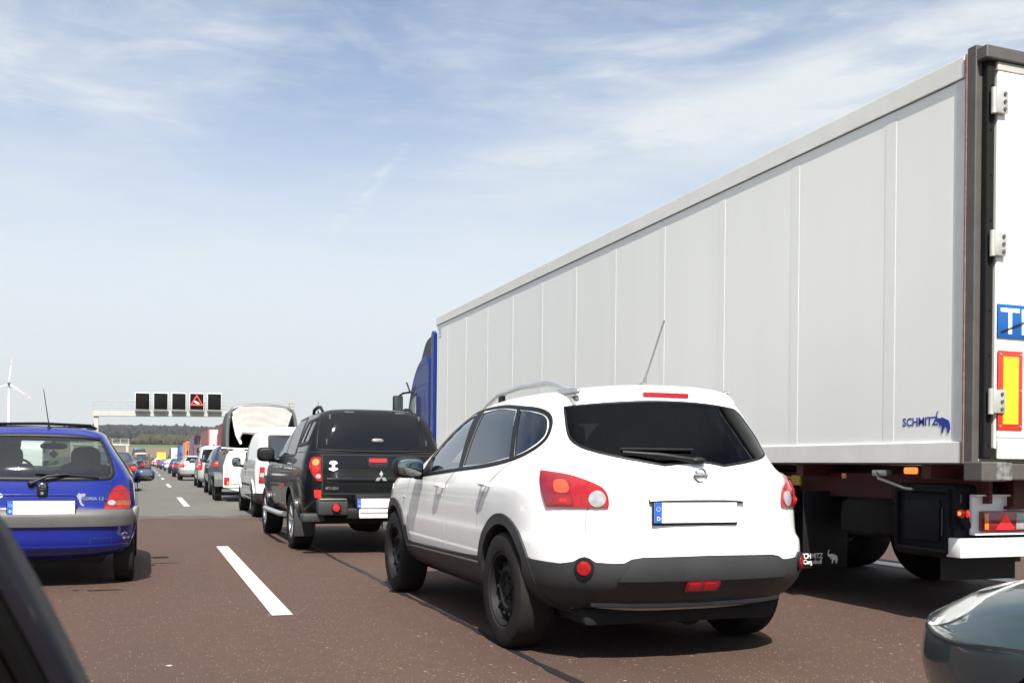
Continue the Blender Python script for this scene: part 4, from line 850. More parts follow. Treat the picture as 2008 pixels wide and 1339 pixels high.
# ---------------------------------------------------------------- horse trailer
def build_horse_trailer():
    t = thing('horse_trailer', 'white two-axle horse trailer with grey arched hood and half-rolled tarpaulin, ramp closed', 'trailer', (2.04, 28.6, 0))
    W = 2.0; w = MB()
    # profile of the hood (x,z)
    def arch(k, top=2.72, sh=2.35):
        return [(.06*k, 1.42), (.05*k, 1.8), (.07, 2.2), (.13, 2.50), (.24, 2.63), (.55, 2.70), (W/2, top), (W-.55, 2.70), (W-.24, 2.63), (W-.13, 2.50), (W-.07, 2.2), (W-.05*k, 1.8), (W-.06*k, 1.42)]
    A = smooth_poly([(p[0], p[1]) for p in arch(1)], 4, False)
    # shell: outer skin from y=.05 to 3.2, front rounded
    bm = bmesh.new(); rows = []
    for y, s_, dz in ((0, 1, 0), (.04, 1.0, 0), (2.3, 1, 0), (2.8, .97, -.05), (3.1, .90, -.18), (3.25, .80, -.35)):
        rows.append([bm.verts.new((W/2+(p.x-W/2)*s_, y, 1.42+(p.y-1.42)*(1+dz/1.3))) for p in A])
    for a, b in zip(rows, rows[1:]):
        for k in range(len(A)-1): bm.faces.new((a[k], a[k+1], b[k+1], b[k]))
    bm.faces.new(rows[-1])
    me = bpy.data.meshes.new('hood'); bmesh.ops.solidify(bm, geom=bm.faces, thickness=.04); bmesh.ops.recalc_face_normals(bm, faces=bm.faces); bm.to_mesh(me); bm.free(); shade(me, 40); hood = link('hood', me, mat('hood_grey', (.13, .135, .14), rough=.45, noise=.15), t)
    b = MB(); b.tube([(p.x, -.02, p.y) for p in A], .05, 8); b.build('hood_rim', mat('rim_grey', (.10, .105, .11), rough=.4), hood)
    for p in (A[10], A[16], A[24], A[30]):
        b = MB(); b.blob((p.x, -.075, p.y-.01), (.02, .012, .02), 2, 12, 6); b.build('stud', 'chrome', hood)
    # half-rolled tarpaulin with sagging folds
    bm = bmesh.new(); nx, nz = 40, 14; g = []
    rnd = random.Random(4)
    for j in range(nz+1):
        row = []
        for i in range(nx+1):
            u = i/nx; v = j/nz; x0 = .17+.20*v; x1 = W-.17-.20*v; x = x0+(x1-x0)*u
            zt = 2.635+.07*math.sin(math.pi*u)-.12*(1-min(1, min(u, 1-u)*9)); zb = 1.90+.012*math.sin(5*math.pi*u)-.16*max(0, 1-u*15)
            z = zt+(zb-zt)*v; y = -.075+.01*math.sin(9*u+5*v)*v+.006*math.sin(23*v+3*math.sin(5*u))*(.3+.7*v)-.06*math.exp(-((v-.93)/.08)**2)
            row.append(bm.verts.new((x, y, z)))
        g.append(row)
    for j in range(nz):
        for i in range(nx): bm.faces.new((g[j][i], g[j][i+1], g[j+1][i+1], g[j+1][i]))
    bmesh.ops.solidify(bm, geom=bm.faces, thickness=.012); bmesh.ops.recalc_face_normals(bm, faces=bm.faces); me = bpy.data.meshes.new('tarpaulin'); bm.to_mesh(me); bm.free(); shade(me, 60); link('tarpaulin', me, mat('tarpaulin_white', (.80, .78, .73), rough=.7, noise=.10), t)
    b = MB(); b.tube([(.20, .02, 2.4), (.26, .0, 2.1), (.33, -.03, 1.85), (.42, -.05, 1.62)], [.03, .045, .06, .035], 10); b.build('tarpaulin_strap', 'white', t)
    # lower box: side walls, floor, ramp
    b = MB(); b.box((.06, 1.6, .95), (.07, 3.2, .95), bev=.01); b.box((W-.06, 1.6, .95), (.07, 3.2, .95), bev=.01); b.box((W/2, 3.2, 1.0), (W-.1, .07, 1.0), bev=.01); b.box((W/2, 1.6, .50), (W-.1, 3.2, .08)); b.build('side_wall', mat('trailer_grey', (.10, .105, .11), rough=.45, noise=.15), t)
    b = MB(); b.box((W/2, -.02, .96), (W-.18, .07, .93), bev=.012)
    rp = b.build('ramp', 'white', t)
    b = MB(); b.box((.36, -.075, 1.0), (.30, .05, .92), bev=.01); b.build('ramp_post', 'white', rp)
    for x in (.56, 1.44):
        b = MB(); b.box((x, -.065, 1.25), (.03, .03, .30), bev=.006); b.build('ramp_spring', 'rubber', rp)
    b = MB(); b.box((.58, -.07, .74), (.03, .02, .44), bev=.004); b.build('drain_slot', 'well', rp)
    for s, x in ((-1, .10), (1, W-.10)):
        c = MB(); c.prism([(x-.03*s+0, .42), (x+.16*-s*-1, .42), (x+.16*-s*-1, 1.0), (x+.05*-s*-1, 1.35), (x-.03*s, 1.35)], 'y', -.20, -.02); cp = c.build('corner_post', 'white', t, smooth=False)
        for k in range(9):
            d = MB(); d.box((x+.05*-s*-1, -.205, .74+.055*k), (.12-.008*k, .008, .016)); d.build('vent_slot', 'well', cp)
        lt = MB(); lt.box((x+.07*-s*-1, -.225, .58), (.15, .05, .22), bev=.015); tl = lt.build('tail_lamp', 'red', t)
        lt = MB(); lt.box((x+.04*-s*-1, -.252, .53), (.05, .01, .09), bev=.003); lt.build('indicator_lens', 'amberlit', tl)
        lt = MB(); lt.box((x+.07*-s*-1, -.252, .64), (.07, .01, .05), bev=.003); lt.build('brake_lens', 'redlit', tl)
    b = MB(); b.box((W/2, -.12, .43), (W+.10, .22, .07), bev=.012); b.prism([(-.02, .40), (.6, .24), (1.6, .24), (W+.02, .40)], 'y', -.2, -.1); b.build('rear_beam', 'white', t)
    b = MB(); b.tube([(-.10, -.05, 1.50), (.3, -.06, 1.49), (W-.3, -.06, 1.49), (W+.05, -.05, 1.50)], .016, 8); b.build('upper_bar', 'alu', t)
    b = MB(); b.blob((-.03, .1, 1.36), (.03, .03, .05), 2.2); b.build('marker_lamp', 'red', t)
    b = MB(); b.box((W/2, 1.7, 1.75), (.05, 1.9, .5), bev=.01); b.build('partition', 'grey', t)
    for s, x in ((-1, -.02), (1, W+.02)):
        m_ = MB(); P = [(.35, .42), (.35, .62), (.5, .78), (1.2, .82), (1.9, .78), (2.05, .62), (2.05, .42), (1.98, .42), (1.95, .60), (1.85, .71), (.55, .71), (.45, .60), (.42, .42)]
        m_.prism(P, 'x', x-.02+s*.0, x+s*.24); m_.build('mudguard', mat('trailer_grey', (.10, .105, .11)), t, smooth=False)
        for y in (.82, 1.58): wheel(t, x+s*.12, y, .32, .18, s, 'steel', .18)
    b = MB(); b.box((W/2, 1.7, .42), (.1, 3.4, .1)); b.tube([(W/2-.5, 3.1, .42), (W/2, 4.5, .45)], .04); b.tube([(W/2+.5, 3.1, .42), (W/2, 4.5, .45)], .04); b.build('drawbar', 'alu', t)
build_horse_trailer()
# ---------------------------------------------------------------- near lorry: refrigerated box trailer and blue tractor
ELE = [(0, .62), (.02, .78), (.10, .97), (.20, 1.0), (.17, .95), (.10, .86), (.085, .72), (.12, .66), (.20, .70), (.33, .66), (.42, .72), (.52, .70), (.62, .66), (.74, .62), (.88, .58), (.96, .46), (1.0, .30), (.985, .10), (.96, .26), (.94, .28), (.93, .14), (.92, 0), (.80, 0), (.80, .16), (.74, .26), (.62, .27), (.56, .20), (.52, .02), (.42, .02), (.44, .22), (.40, .36), (.34, .40), (.30, .30), (.24, .44), (.20, .50), (.10, .50)]
def build_trailer():
    L, W, z0, z1 = 13.05, 2.56, 1.145, 3.895
    t = thing('lorry_trailer', 'long grey refrigerated lorry trailer with white rear doors, filling the right lane', 'trailer', (5.16, 5.05, 0))
    panel = mat('trailer_panel', (.755, .75, .705), rough=.40, coat=.25, noise=.3, nscale=.9, dirt=(.66, .65, .61), stretch=(3, 2.2, .16), coat_rough=.2)
    nt = panel.node_tree
    rail = mat('trailer_rail', (.70, .69, .65), rough=.4, noise=.4, nscale=3, dirt=(.50, .47, .42))
    doorm = mat('door_white', (.80, .79, .76), rough=.35, noise=.12, nscale=2, dirt=(.66, .64, .58))
    frame_m = mat('frame_steel', (.105, .10, .088), rough=.5, metal=.3, noise=.5, nscale=6, dirt=(.05, .032, .024))
    b = MB(); b.box((W/2, L/2+.06, (z0+z1)/2), (W-.02, L-.12, z1-z0-.02), bev=.004); b.build('box_body', panel, t, smooth=False)
    # rails with a fine lip
    for x, s in ((.01, -1), (W-.01, 1)):
        b = MB(); b.box((x+s*.002, L/2+.07, z1-.069), (.03, L-.10, .145), bev=.004); b.build('top_rail', rail, t, smooth=False)
        b = MB(); b.box((x+s*.002, L/2+.07, z0+.072), (.034, L-.10, .145), bev=.004); b.build('bottom_rail', rail, t, smooth=False)
        b = MB(); b.box((x-s*.006, L/2+.07, z1-.146), (.012, L-.10, .008)); b.build('rail_gap', 'gap', t, smooth=False)
    seam = mat('seam_light', (.74, .74, .71), rough=.35, noise=.1)
    for k, yc in enumerate((.83, 1.98, 3.125, 4.29, 5.46, 6.60, 7.76, 8.95, 10.12, 11.28, 12.4)):
        for x in (.0095, W-.0095):
            b = MB(); b.box((x, yc, (z0+z1)/2), (.0022, .105, z1-z0-.30)); st = b.build('panel_joint', mat('joint_strip', (.73, .725, .685), rough=.40, coat=.25), t, smooth=False)
            b = MB(); b.box((x+(.0002 if x < 1 else -.0002), yc-.055, (z0+z1)/2), (.002, .005, z1-z0-.30)); b.box((x+(.0002 if x < 1 else -.0002), yc+.055, (z0+z1)/2), (.002, .005, z1-z0-.30)); b.build('joint_bead', seam, st, smooth=False)
    # rear side plate and access plate near the rear corner
    b = MB(); b.box((.008, .125, (z0+z1)/2), (.006, .145, z1-z0-.30)); b.build('corner_plate', mat('corner_plate', (.64, .64, .62), rough=.45, noise=.25, nscale=5, dirt=(.36, .30, .26)), t, smooth=False)
    # rear frame
    for x, s in ((0, -1), (W, 1)):
        b = MB(); b.box((x-s*.022, .055, (z0+z1)/2+.01), (.058, .075, z1-z0+.06), bev=.006); fp = b.build('rear_post', frame_m, t, smooth=False)
        b = MB(); b.box((x+s*.010, .095, (z0+z1)/2), (.012, .012, z1-z0)); b.build('sealant_line', mat('rust_sealant', (.17, .07, .055), rough=.8, noise=.6, nscale=30, dirt=(.3, .27, .24)), fp, smooth=False)
        b = MB(); b.box((x-s*.082, .005, (z0+z1)/2), (.064, .07, z1-z0-.06), bev=.012); rs = b.build('rubber_seal', 'rubber', fp, smooth=False)
        for z in [z0+.12+.30*k for k in range(9)]:
            b = MB(); b.cyl((x-s*.085, -.028, z), (x-s*.085, -.036, z), .008, seg=8); b.build('rivet', 'black', rs)
        for z in (3.545, 2.60, 1.555):
            b = MB(); b.box((x-s*.13, -.055, z), (.115, .03, .155), bev=.006); b.cyl((x-s*.07, -.06, z-.085), (x-s*.07, -.06, z+.085), .018, seg=12); h = b.build('door_hinge', mat('hinge_zinc', (.52, .51, .47), rough=.45, metal=.4, noise=.3, nscale=9), t)
            for dz in (-.05, 0, .05):
                b = MB(); b.cyl((x-s*.155, -.07, z+dz), (x-s*.155, -.078, z+dz), .012, seg=8); b.build('bolt', 'grey', h)
        b = MB(); b.box((x-s*.09, .0, z0-.055), (.22, .16, .13), bev=.01); b.build('bumper_block', frame_m, t, smooth=False)
        b = MB(); b.box((x-s*.17, -.06, z0-.055), (.14, .05, .12), bev=.008); b.build('rubber_buffer', mat('worn_rubber', (.05, .05, .048), rough=.8, noise=.8, nscale=25, dirt=(.3, .3, .28)), t, smooth=False)
    b = MB(); b.box((W/2, .02, z1-.03), (W+.0, .17, .085), bev=.008); b.build('rear_header', frame_m, t, smooth=False)
    b = MB(); b.box((W/2, -.028, z1-.105), (W-.24, .03, .06), bev=.006); b.build('header_strip', mat('header_beige', (.42, .41, .37), rough=.5, noise=.3), t, smooth=False)
    for x in (.22, W-.22):
        b = MB(); b.box((x, -.05, z1-.03), (.10, .02, .03), bev=.006); b.build('marker_lamp', 'red', t)
    b = MB(); b.box((W/2, .01, z0-.055), (W-.44, .12, .11), bev=.008); b.build('rear_sill', frame_m, t, smooth=False)
    for x0, x1 in ((.13, W/2-.006), (W/2+.006, W-.13)):
        b = MB(); b.box(((x0+x1)/2, -.012, (z0+z1)/2), (x1-x0, .05, z1-z0-.19), bev=.01); d = b.build('rear_door', doorm, t, smooth=False)
        b = MB(); b.box(((x0+x1)/2, -.042, z0+.20), (x1-x0-.02, .012, .05), bev=.003); b.box(((x0+x1)/2, -.046, z0+.095), (x1-x0-.02, .018, .13), bev=.004); b.build('kick_rail', rail, d, smooth=False)
        for x in (x0+.50, x1-.18):
            b = MB(); b.cyl((x, -.068, z0+.05), (x, -.068, z1-.12), .016, seg=12); lr = b.build('lock_rod', 'alu', d)
            for z in (1.5, 2.4, 3.4): b = MB(); b.box((x, -.055, z), (.08, .03, .05), bev=.006); b.build('rod_guide', 'alu', lr)
            b = MB(); b.box((x+.09, -.085, 1.62), (.22, .018, .035), bev=.005); b.build('rod_handle', 'alu', lr)
    # boards and signs
    b = MB(); b.box((.135+.30, -.045, 2.095), (.60, .008, .225), bev=.001); tb = b.build('tir_board', mat('tir_blue', (.006, .085, .30), rough=.4), t)
    text_at('lettering', 'TIR', .245, 'plate', tb, (.155, -.0505, 2.012), (R(90), 0, 0), ext=.001, bold=.002, sx=1.15)
    b = MB(); b.cyl((.16, -.055, 2.02), (.9, -.075, 2.30), .004, seg=6); b.build('seal_cord', 'black', t)
    redr = mat('reflex_red', (.62, .035, .02), rough=.4, noise=.1); yel = mat('reflex_yellow', (.80, .48, .02), rough=.35, noise=.25, nscale=60)
    for x in (.245, W-.245):
        b = MB(); b.box((x, -.05, 1.632), (.215, .010, .53), bev=.002); mb = b.build('marker_board', redr, t)
        b = MB(); b.box((x, -.0565, 1.632), (.135, .005, .45)); b.build('reflective_field', yel, mb)
        for dx in (-.09, .09):
            for dz in (-.24, 0, .24): b = MB(); b.cyl((x+dx, -.055, 1.632+dz), (x+dx, -.06, 1.632+dz), .008, seg=8); b.build('rivet', 'alu', mb)
    b = MB(); b.prism([(.43, 3.52), (.5, 3.62), (.6, 3.66), (.6, 3.60), (.53, 3.56), (.48, 3.48)], 'y', -.046, -.040); b.build('purple_logo', mat('logo_purple', (.12, .03, .25)), t, smooth=False)
    b = MB(); b.box((.62, -.045, 1.50), (.22, .010, .09)); b.build('grey_label', 'grey', t)
    # maker's sticker on the side
    navy = mat('logo_navy', (.012, .03, .26), rough=.4)
    st = text_at('maker_lettering', 'SCHMITZ', .084, navy, t, (.0085, .682, 1.412), (R(90), 0, R(-90)), ext=.0008, bold=.0012, sx=.97)
    b = MB(); b.prism([(.362-.135*x, 1.352+.155*z) for x, z in ELE], 'x', .0065, .0095); b.build('elephant_emblem', navy, t, smooth=False)
    for k, (tx, z) in enumerate((('TRC', 3.62), ('3W2', 3.56), ('00 W', 3.49))):
        text_at('side_code', tx, .075, mat('code_blue', (.10, .22, .40)), t, (.008, L-.12, z), (R(90), 0, R(-90)), ext=.0008)
    # chassis
    red = mat('chassis_red', (.075, .007, .007), rough=.6, noise=.5, nscale=5, dirt=(.02, .006, .006))
    for x in (.62, W-.62):
        b = MB(); b.box((x, 5.9, z0-.16), (.12, 11.4, .28)); b.box((x, 5.9, z0-.31), (.18, 11.4, .02)); b.build('chassis_beam', red, t, smooth=False)
    for k in range(9):
        b = MB(); b.box((W/2, .5+1.45*k, z0-.06), (W-.12, .09, .10)); b.build('cross_member', red, t, smooth=False)
    for s, xs in ((-1, .05), (1, W-.05)):
        b = MB(); b.box((xs-s*.30, 6.4, z0-.18), (.03, 12.4, .20)); b.build('side_beam', red, t, smooth=False)
        for y in (.66, 3.0, 6.0, 9.0):
            b = MB(); b.box((xs-s*.02, y, z0-.055), (.03, .125, .05), bev=.012); b.build('side_marker_lamp', 'amberlit' if s < 0 and y < 1 else 'amber', t)
    b = MB(); b.tube([(.10, 1.05, 1.08), (.07, 1.0, 1.03), (.07, .72, .96), (.07, .64, .955)], .011, 8); b.box((.12, 1.02, 1.07), (.06, .16, .05), bev=.008); b.build('lashing_lever', 'alu', t)
    b = MB(); b.box((.16, 1.50, 1.04), (.02, .05, .045), bev=.004); b.build('yellow_tag', 'amber', t)
    b = MB(); b.box((.14, 2.10, .995), (.03, .13, .09), bev=.01); b.tube([(.14, 2.1, 1.0), (.12, 2.25, 1.03), (.14, 2.45, .99)], .012); b.build('air_valve', mat('valve_yellow', (.45, .30, .03)), t)
    # spare wheel cage and pallet box
    sp = MB().lathe([(.26, -.13), (.30, -.15), (.46, -.14), (.50, -.11), (.51, 0), (.50, .11), (.46, .14), (.30, .15), (.26, .13), (.26, -.13)], 'z', (0, 0, 0), 48, uv=True).build('spare_wheel', 'tyre', t, (.62, 1.30, .715))
    b = MB(); b.cyl((0, 0, -.04), (0, 0, .04), .28, seg=24); b.build('rim', 'grey', sp)
    b = MB(); b.tube([(.15, .78, 1.0), (.15, .78, .53), (1.1, .78, .53), (1.1, .78, 1.0)], .018); b.build('spare_wheel_cradle', 'black', t)
    dk = mat('tool_box_plastic', (.006, .007, .010), rough=.6, spec=.2, noise=.4, nscale=6, dirt=(.018, .017, .016))
    b = MB(); b.box((.42, .61, .735), (.56, .60, .53), bev=.04); tb = b.build('tool_box', dk, t)
    b = MB(); b.tube([(.128, .36, .52), (.128, .86, .52), (.128, .86, .95), (.128, .36, .95)], .024, 8, closed=True); b.build('lid_frame', dk, tb)
    b = MB(); b.box((.132, .61, .735), (.02, .34, .30), bev=.008); b.build('lid_panel', dk, tb)
    b = MB(); b.box((.122, .41, .73), (.006, .008, .20)); b.build('lid_strip', 'grey', tb)
    for s, xs in ((-1, .06), (1, W-.06)):
        for y in (2.75, 4.05, 5.35):
            w_ = wheel(t, xs-s*.22+s*.04, y, .50, .37, s, 'alloy7', .30)
        b = MB(); b.box((xs-s*.23, 1.90, .58), (.46, .012, .66), bev=.003); fl = b.build('mud_flap', 'black', t)
        if s < 0:
            text_at('lettering', 'SCHMITZ', .062, 'plate', fl, (xs-s*.23-.25, 1.892, .335), (R(90), 0, 0), ext=.0006, bold=.001, sx=.85)
            text_at('lettering', 'Cargobull', .054, 'plate', fl, (xs-s*.23-.23, 1.892, .288), (R(90), 0, 0), ext=.0006, bold=.001, sx=.9)
            b = MB(); b.prism([(xs-s*.23+.02+.105*x, .285+.12*z) for x, z in ELE], 'y', 1.889, 1.893); b.build('elephant_emblem', 'plate', fl, smooth=False)
        b = MB(); P = circ(2.75, .5, .60, .60, 16, 20, 160); P2 = circ(2.75, .5, .585, .585, 16, 160, 20)
        for yy in (2.75, 4.05, 5.35): b.prism([(p[0]+yy-2.75, p[1]) for p in P+[(2.75+.585*math.cos(R(160-140*j/15)), .5+.585*math.sin(R(160-140*j/15))) for j in range(16)]], 'x', xs-s*.02, xs-s*.40)
        b.build('mudguard', 'black', t, smooth=False)
    for y in (2.75, 4.05, 5.35):
        b = MB(); b.cyl((.25, y, .5), (W-.25, y, .5), .07, seg=14); b.box((W/2, y, .56), (.9, .16, .14), bev=.02); b.build('axle', 'black', t)
    for s, xs in ((-1, .12), (1, W-.12)):
        b = MB(); b.box((xs-s*.35, 6.9, .72), (.7, 1.3, .55), bev=.04); b.build('pallet_box', dk, t)
        b = MB(); b.box((xs-s*.30, 9.6, .62), (.12, .12, .9)); b.box((xs-s*.30, 9.6, .16), (.3, .3, .05)); b.build('landing_leg', 'black', t, smooth=False)
    # underride bar and lamp board
    b = MB(); b.box((W/2, .30, .555), (W-.24, .13, .135), bev=.006); b.build('underride_bar', 'white', t)
    for x in (.8, W-.8): b = MB(); b.box((x, .42, .80), (.08, .14, .50)); b.build('bar_bracket', 'black', t)
    for s, x0 in ((-1, .24), (1, W-.24-.62)):
        b = MB(); b.box((x0+.31, .27, .785), (.62, .025, .275), bev=.004); b.box((x0+.31, .25, .922), (.62, .05, .012)); b.box((x0+.31, .25, .652), (.62, .05, .012)); lb = b.build('lamp_board', 'white', t)
        b = MB(); b.box((x0+.33, .235, .742), (.54, .05, .145), bev=.012); lp = b.build('tail_lamp', 'reddark', lb)
        b = MB(); b.prism([(x0+.17, .682), (x0+.34, .682), (x0+.255, .806)], 'y', .206, .211); b.build('reflector_triangle', mat('reflector_red', (.62, .015, .02), rough=.3, emit=(1, .03, .02), es=.12), lp, smooth=False)
        for xx, m in ((x0+.085, 'amber'), (x0+.40, 'lampwhite'), (x0+.52, 'red')): b = MB(); b.box((xx, .209, .742), (.035 if m == 'amber' else .09, .006, .115), bev=.002); b.build('lamp_lens', m, lp)
    b = MB(); b.tube([(.24, .30, .70), (.16, .25, .76), (.10, .20, .79)], [.03, .03, .026], 10); ma = b.build('outline_lamp_arm', 'rubber', t)
    b = MB(); b.blob((.085, .20, .80), (.022, .03, .03), 2.4, 14, 10); b.build('outline_lamp', 'red', ma)
    b = MB(); b.blob((.062, .19, .80), (.012, .012, .016), 2, 10, 8); b.build('outline_lamp_bulb', 'amberlit', ma)
    b = MB(); b.blob((.11, .165, .80), (.012, .010, .026), 2.4, 10, 8); b.build('outline_lamp_lens', 'redlit', ma)
    b = MB(); b.box((.55, .50, .40), (.7, .012, .20)); b.build('spray_flap', 'black', t)
build_trailer()
def build_tractor():
    t = thing('lorry_tractor', 'blue lorry tractor with black door mirror, standing ahead of the long grey trailer', 'lorry', (5.16, 18.3, 0))
    bl = paint('tractor_blue', (.007, .022, .15), rough=.4, coat=.25); W = 2.5
    # cab side profile (y, z)
    P = smooth_poly([(.32, .95, 1), (.32, 3.05), (.34, 3.10, 1), (.62, 3.30), (1.05, 3.22), (1.45, 2.98), (1.78, 2.60), (1.98, 2.20), (2.10, 1.6), (2.14, 1.0), (2.12, .40, 1), (1.9, .38, 1), (1.55, .95, 1)], 4)
    bm = bmesh.new(); rows = []
    for x, k in ((0.06, .96), (.02, .985), (.0, 1.0), (W, 1.), (W-.02, .985), (W-.06, .96)): pass
    xs = [(.03, .97), (.0, .995), (-.0+.02, 1.0)]
    rows = [[bm.verts.new((x, 1.2+(p.x-1.2)*k, 1.8+(p.y-1.8)*k)) for p in P] for x, k in ((.0, .955), (.035, .985), (.11, 1.), (W-.11, 1.), (W-.035, .985), (W, .955))]
    for a, c in zip(rows, rows[1:]):
        for i in range(len(P)): bm.faces.new((a[i], a[(i+1) % len(P)], c[(i+1) % len(P)], c[i]))
    bm.faces.new(rows[0][::-1]); bm.faces.new(rows[-1]); bmesh.ops.recalc_face_normals(bm, faces=bm.faces); S = Surf(bm)
    me = bpy.data.meshes.new('cab'); bm.to_mesh(me); bm.free(); shade(me, 35); cab = link('cab', me, bl, t)
    # wind deflectors: tall side fairing beside the trailer, dark scoop
    b = MB(); b.prism([(-.08, 1.2), (.12, 1.2), (.14, 3.3), (.12, 3.62), (.04, 3.68), (-.05, 3.62)], 'x', -.02, .05); b.build('side_deflector', bl, t, smooth=False)
    b = MB(); b.prism([(-.08, 1.2), (.12, 1.2), (.14, 3.3), (.12, 3.62), (.04, 3.68), (-.05, 3.62)], 'x', W-.05, W+.02); b.build('side_deflector', bl, t, smooth=False)
    Q = smooth_poly([(.30, 3.10, 1), (.30, 3.55), (.42, 3.60), (.72, 3.52), (.98, 3.30), (1.12, 3.12, 1), (1.05, 3.06)], 4)
    b = MB(); b.prism([tuple(p) for p in Q], 'x', .04, W-.04); b.build('roof_deflector', mat('deflector_black', (.012, .012, .014), rough=.5), t)
    win = smooth_poly([(1.25, 2.56, 1), (1.62, 2.48), (1.84, 2.26), (1.98, 1.80, 1), (1.25, 1.72, 1)], 4); g = patch(S, 'door_window', 'left', win, 'mirror', t, off=.004, step=.1); g.data.materials[0] = mat('cab_glass', (.42, .48, .47), rough=.08, spec=.5)
    ribbon(S, 'window_seal', 'left', win, .05, 'black', t, off=.003, h=.006, closed=True); patch(S, 'door_window', 'right', win, 'glass', t, off=.004, step=.1)
    ribbons(S, 'door_gap', [('left', smooth_poly([(1.22, 2.62), (1.22, 1.0)], 4, False)), ('left', smooth_poly([(.45, 2.70), (1.3, 2.66), (1.75, 2.52)], 4, False)), ('left', smooth_poly([(.42, 3.12), (1.1, 3.08), (1.5, 2.85), (1.70, 2.62)], 4, False)), ('left', smooth_poly([(.62, 1.2), (.62, 2.45), (.75, 2.55), (1.05, 2.55)], 4, False))], .02, mat('blue_dark', (.008, .015, .09)), t)
    for z in (2.66, 2.72): ribbon(S, 'air_slot', 'left', [(1.35, z), (1.75, z-.12)], .02, 'gap', t, off=.004)
    patch(S, 'windscreen', 'front', [(.18, 1.75), (W-.18, 1.75), (W-.25, 2.62), (.25, 2.62)], 'glass', t, off=.004, step=.15)
    for s, x in ((-1, -.20), (1, W+.20)):
        b = MB(); b.box((x, 2.05, 2.27), (.21, .13, .56), bev=.035); b.tube([(x, 2.06, 2.52), (x-s*.10, 2.0, 2.60), (x-s*.24, 1.86, 2.62)], .022); b.tube([(x, 2.05, 2.02), (x-s*.22, 1.90, 1.98)], .022); m_ = b.build('door_mirror', 'black', t)
        b = MB(); b.box((x, 1.982, 2.30), (.16, .006, .42), bev=.002); b.build('mirror_glass', mat('mirror_dark', (.07, .09, .09), rough=.1, metal=.6), m_)
    b = MB(); b.tube([(-.0, 1.80, 2.62), (-.05, 1.90, 2.82)], .02); b.build('roof_edge_antenna', 'black', t)
    b = MB(); b.box((W/2, -.6, .75), (.9, 5.2, .28)); b.box((W/2, -1.6, 1.02), (.9, .9, .14)); b.build('chassis', 'black', t)
    for x in (.05, W-.05):
        for y, w_ in ((1.35, .30), (-1.9, .55)):
            wheel(t, x+(.14 if x < 1 else -.14)*(1 if w_ < .4 else 1.6), y, .50, w_, -1 if x < 1 else 1, 'alloy7', .30)
    b = MB(); b.box((.35, -.3, .72), (.6, 1.3, .62), bev=.08); b.build('fuel_tank', 'alu', t)
    b = MB(); b.box((W/2, 2.06, .55), (W-.04, .18, .45), bev=.04); b.build('front_bumper', bl, t)
    for x in (.25, W-.25): b = MB(); b.box((x, 2.14, .72), (.36, .04, .18), bev=.02); b.build('head_lamp', 'lampwhite', t)
    b = MB(); b.prism([(-.8, .45), (.25, .45), (.28, 1.15), (-.8, 1.05)], 'x', .0, .03); b.build('side_skirt', bl, t, smooth=False)
build_tractor()
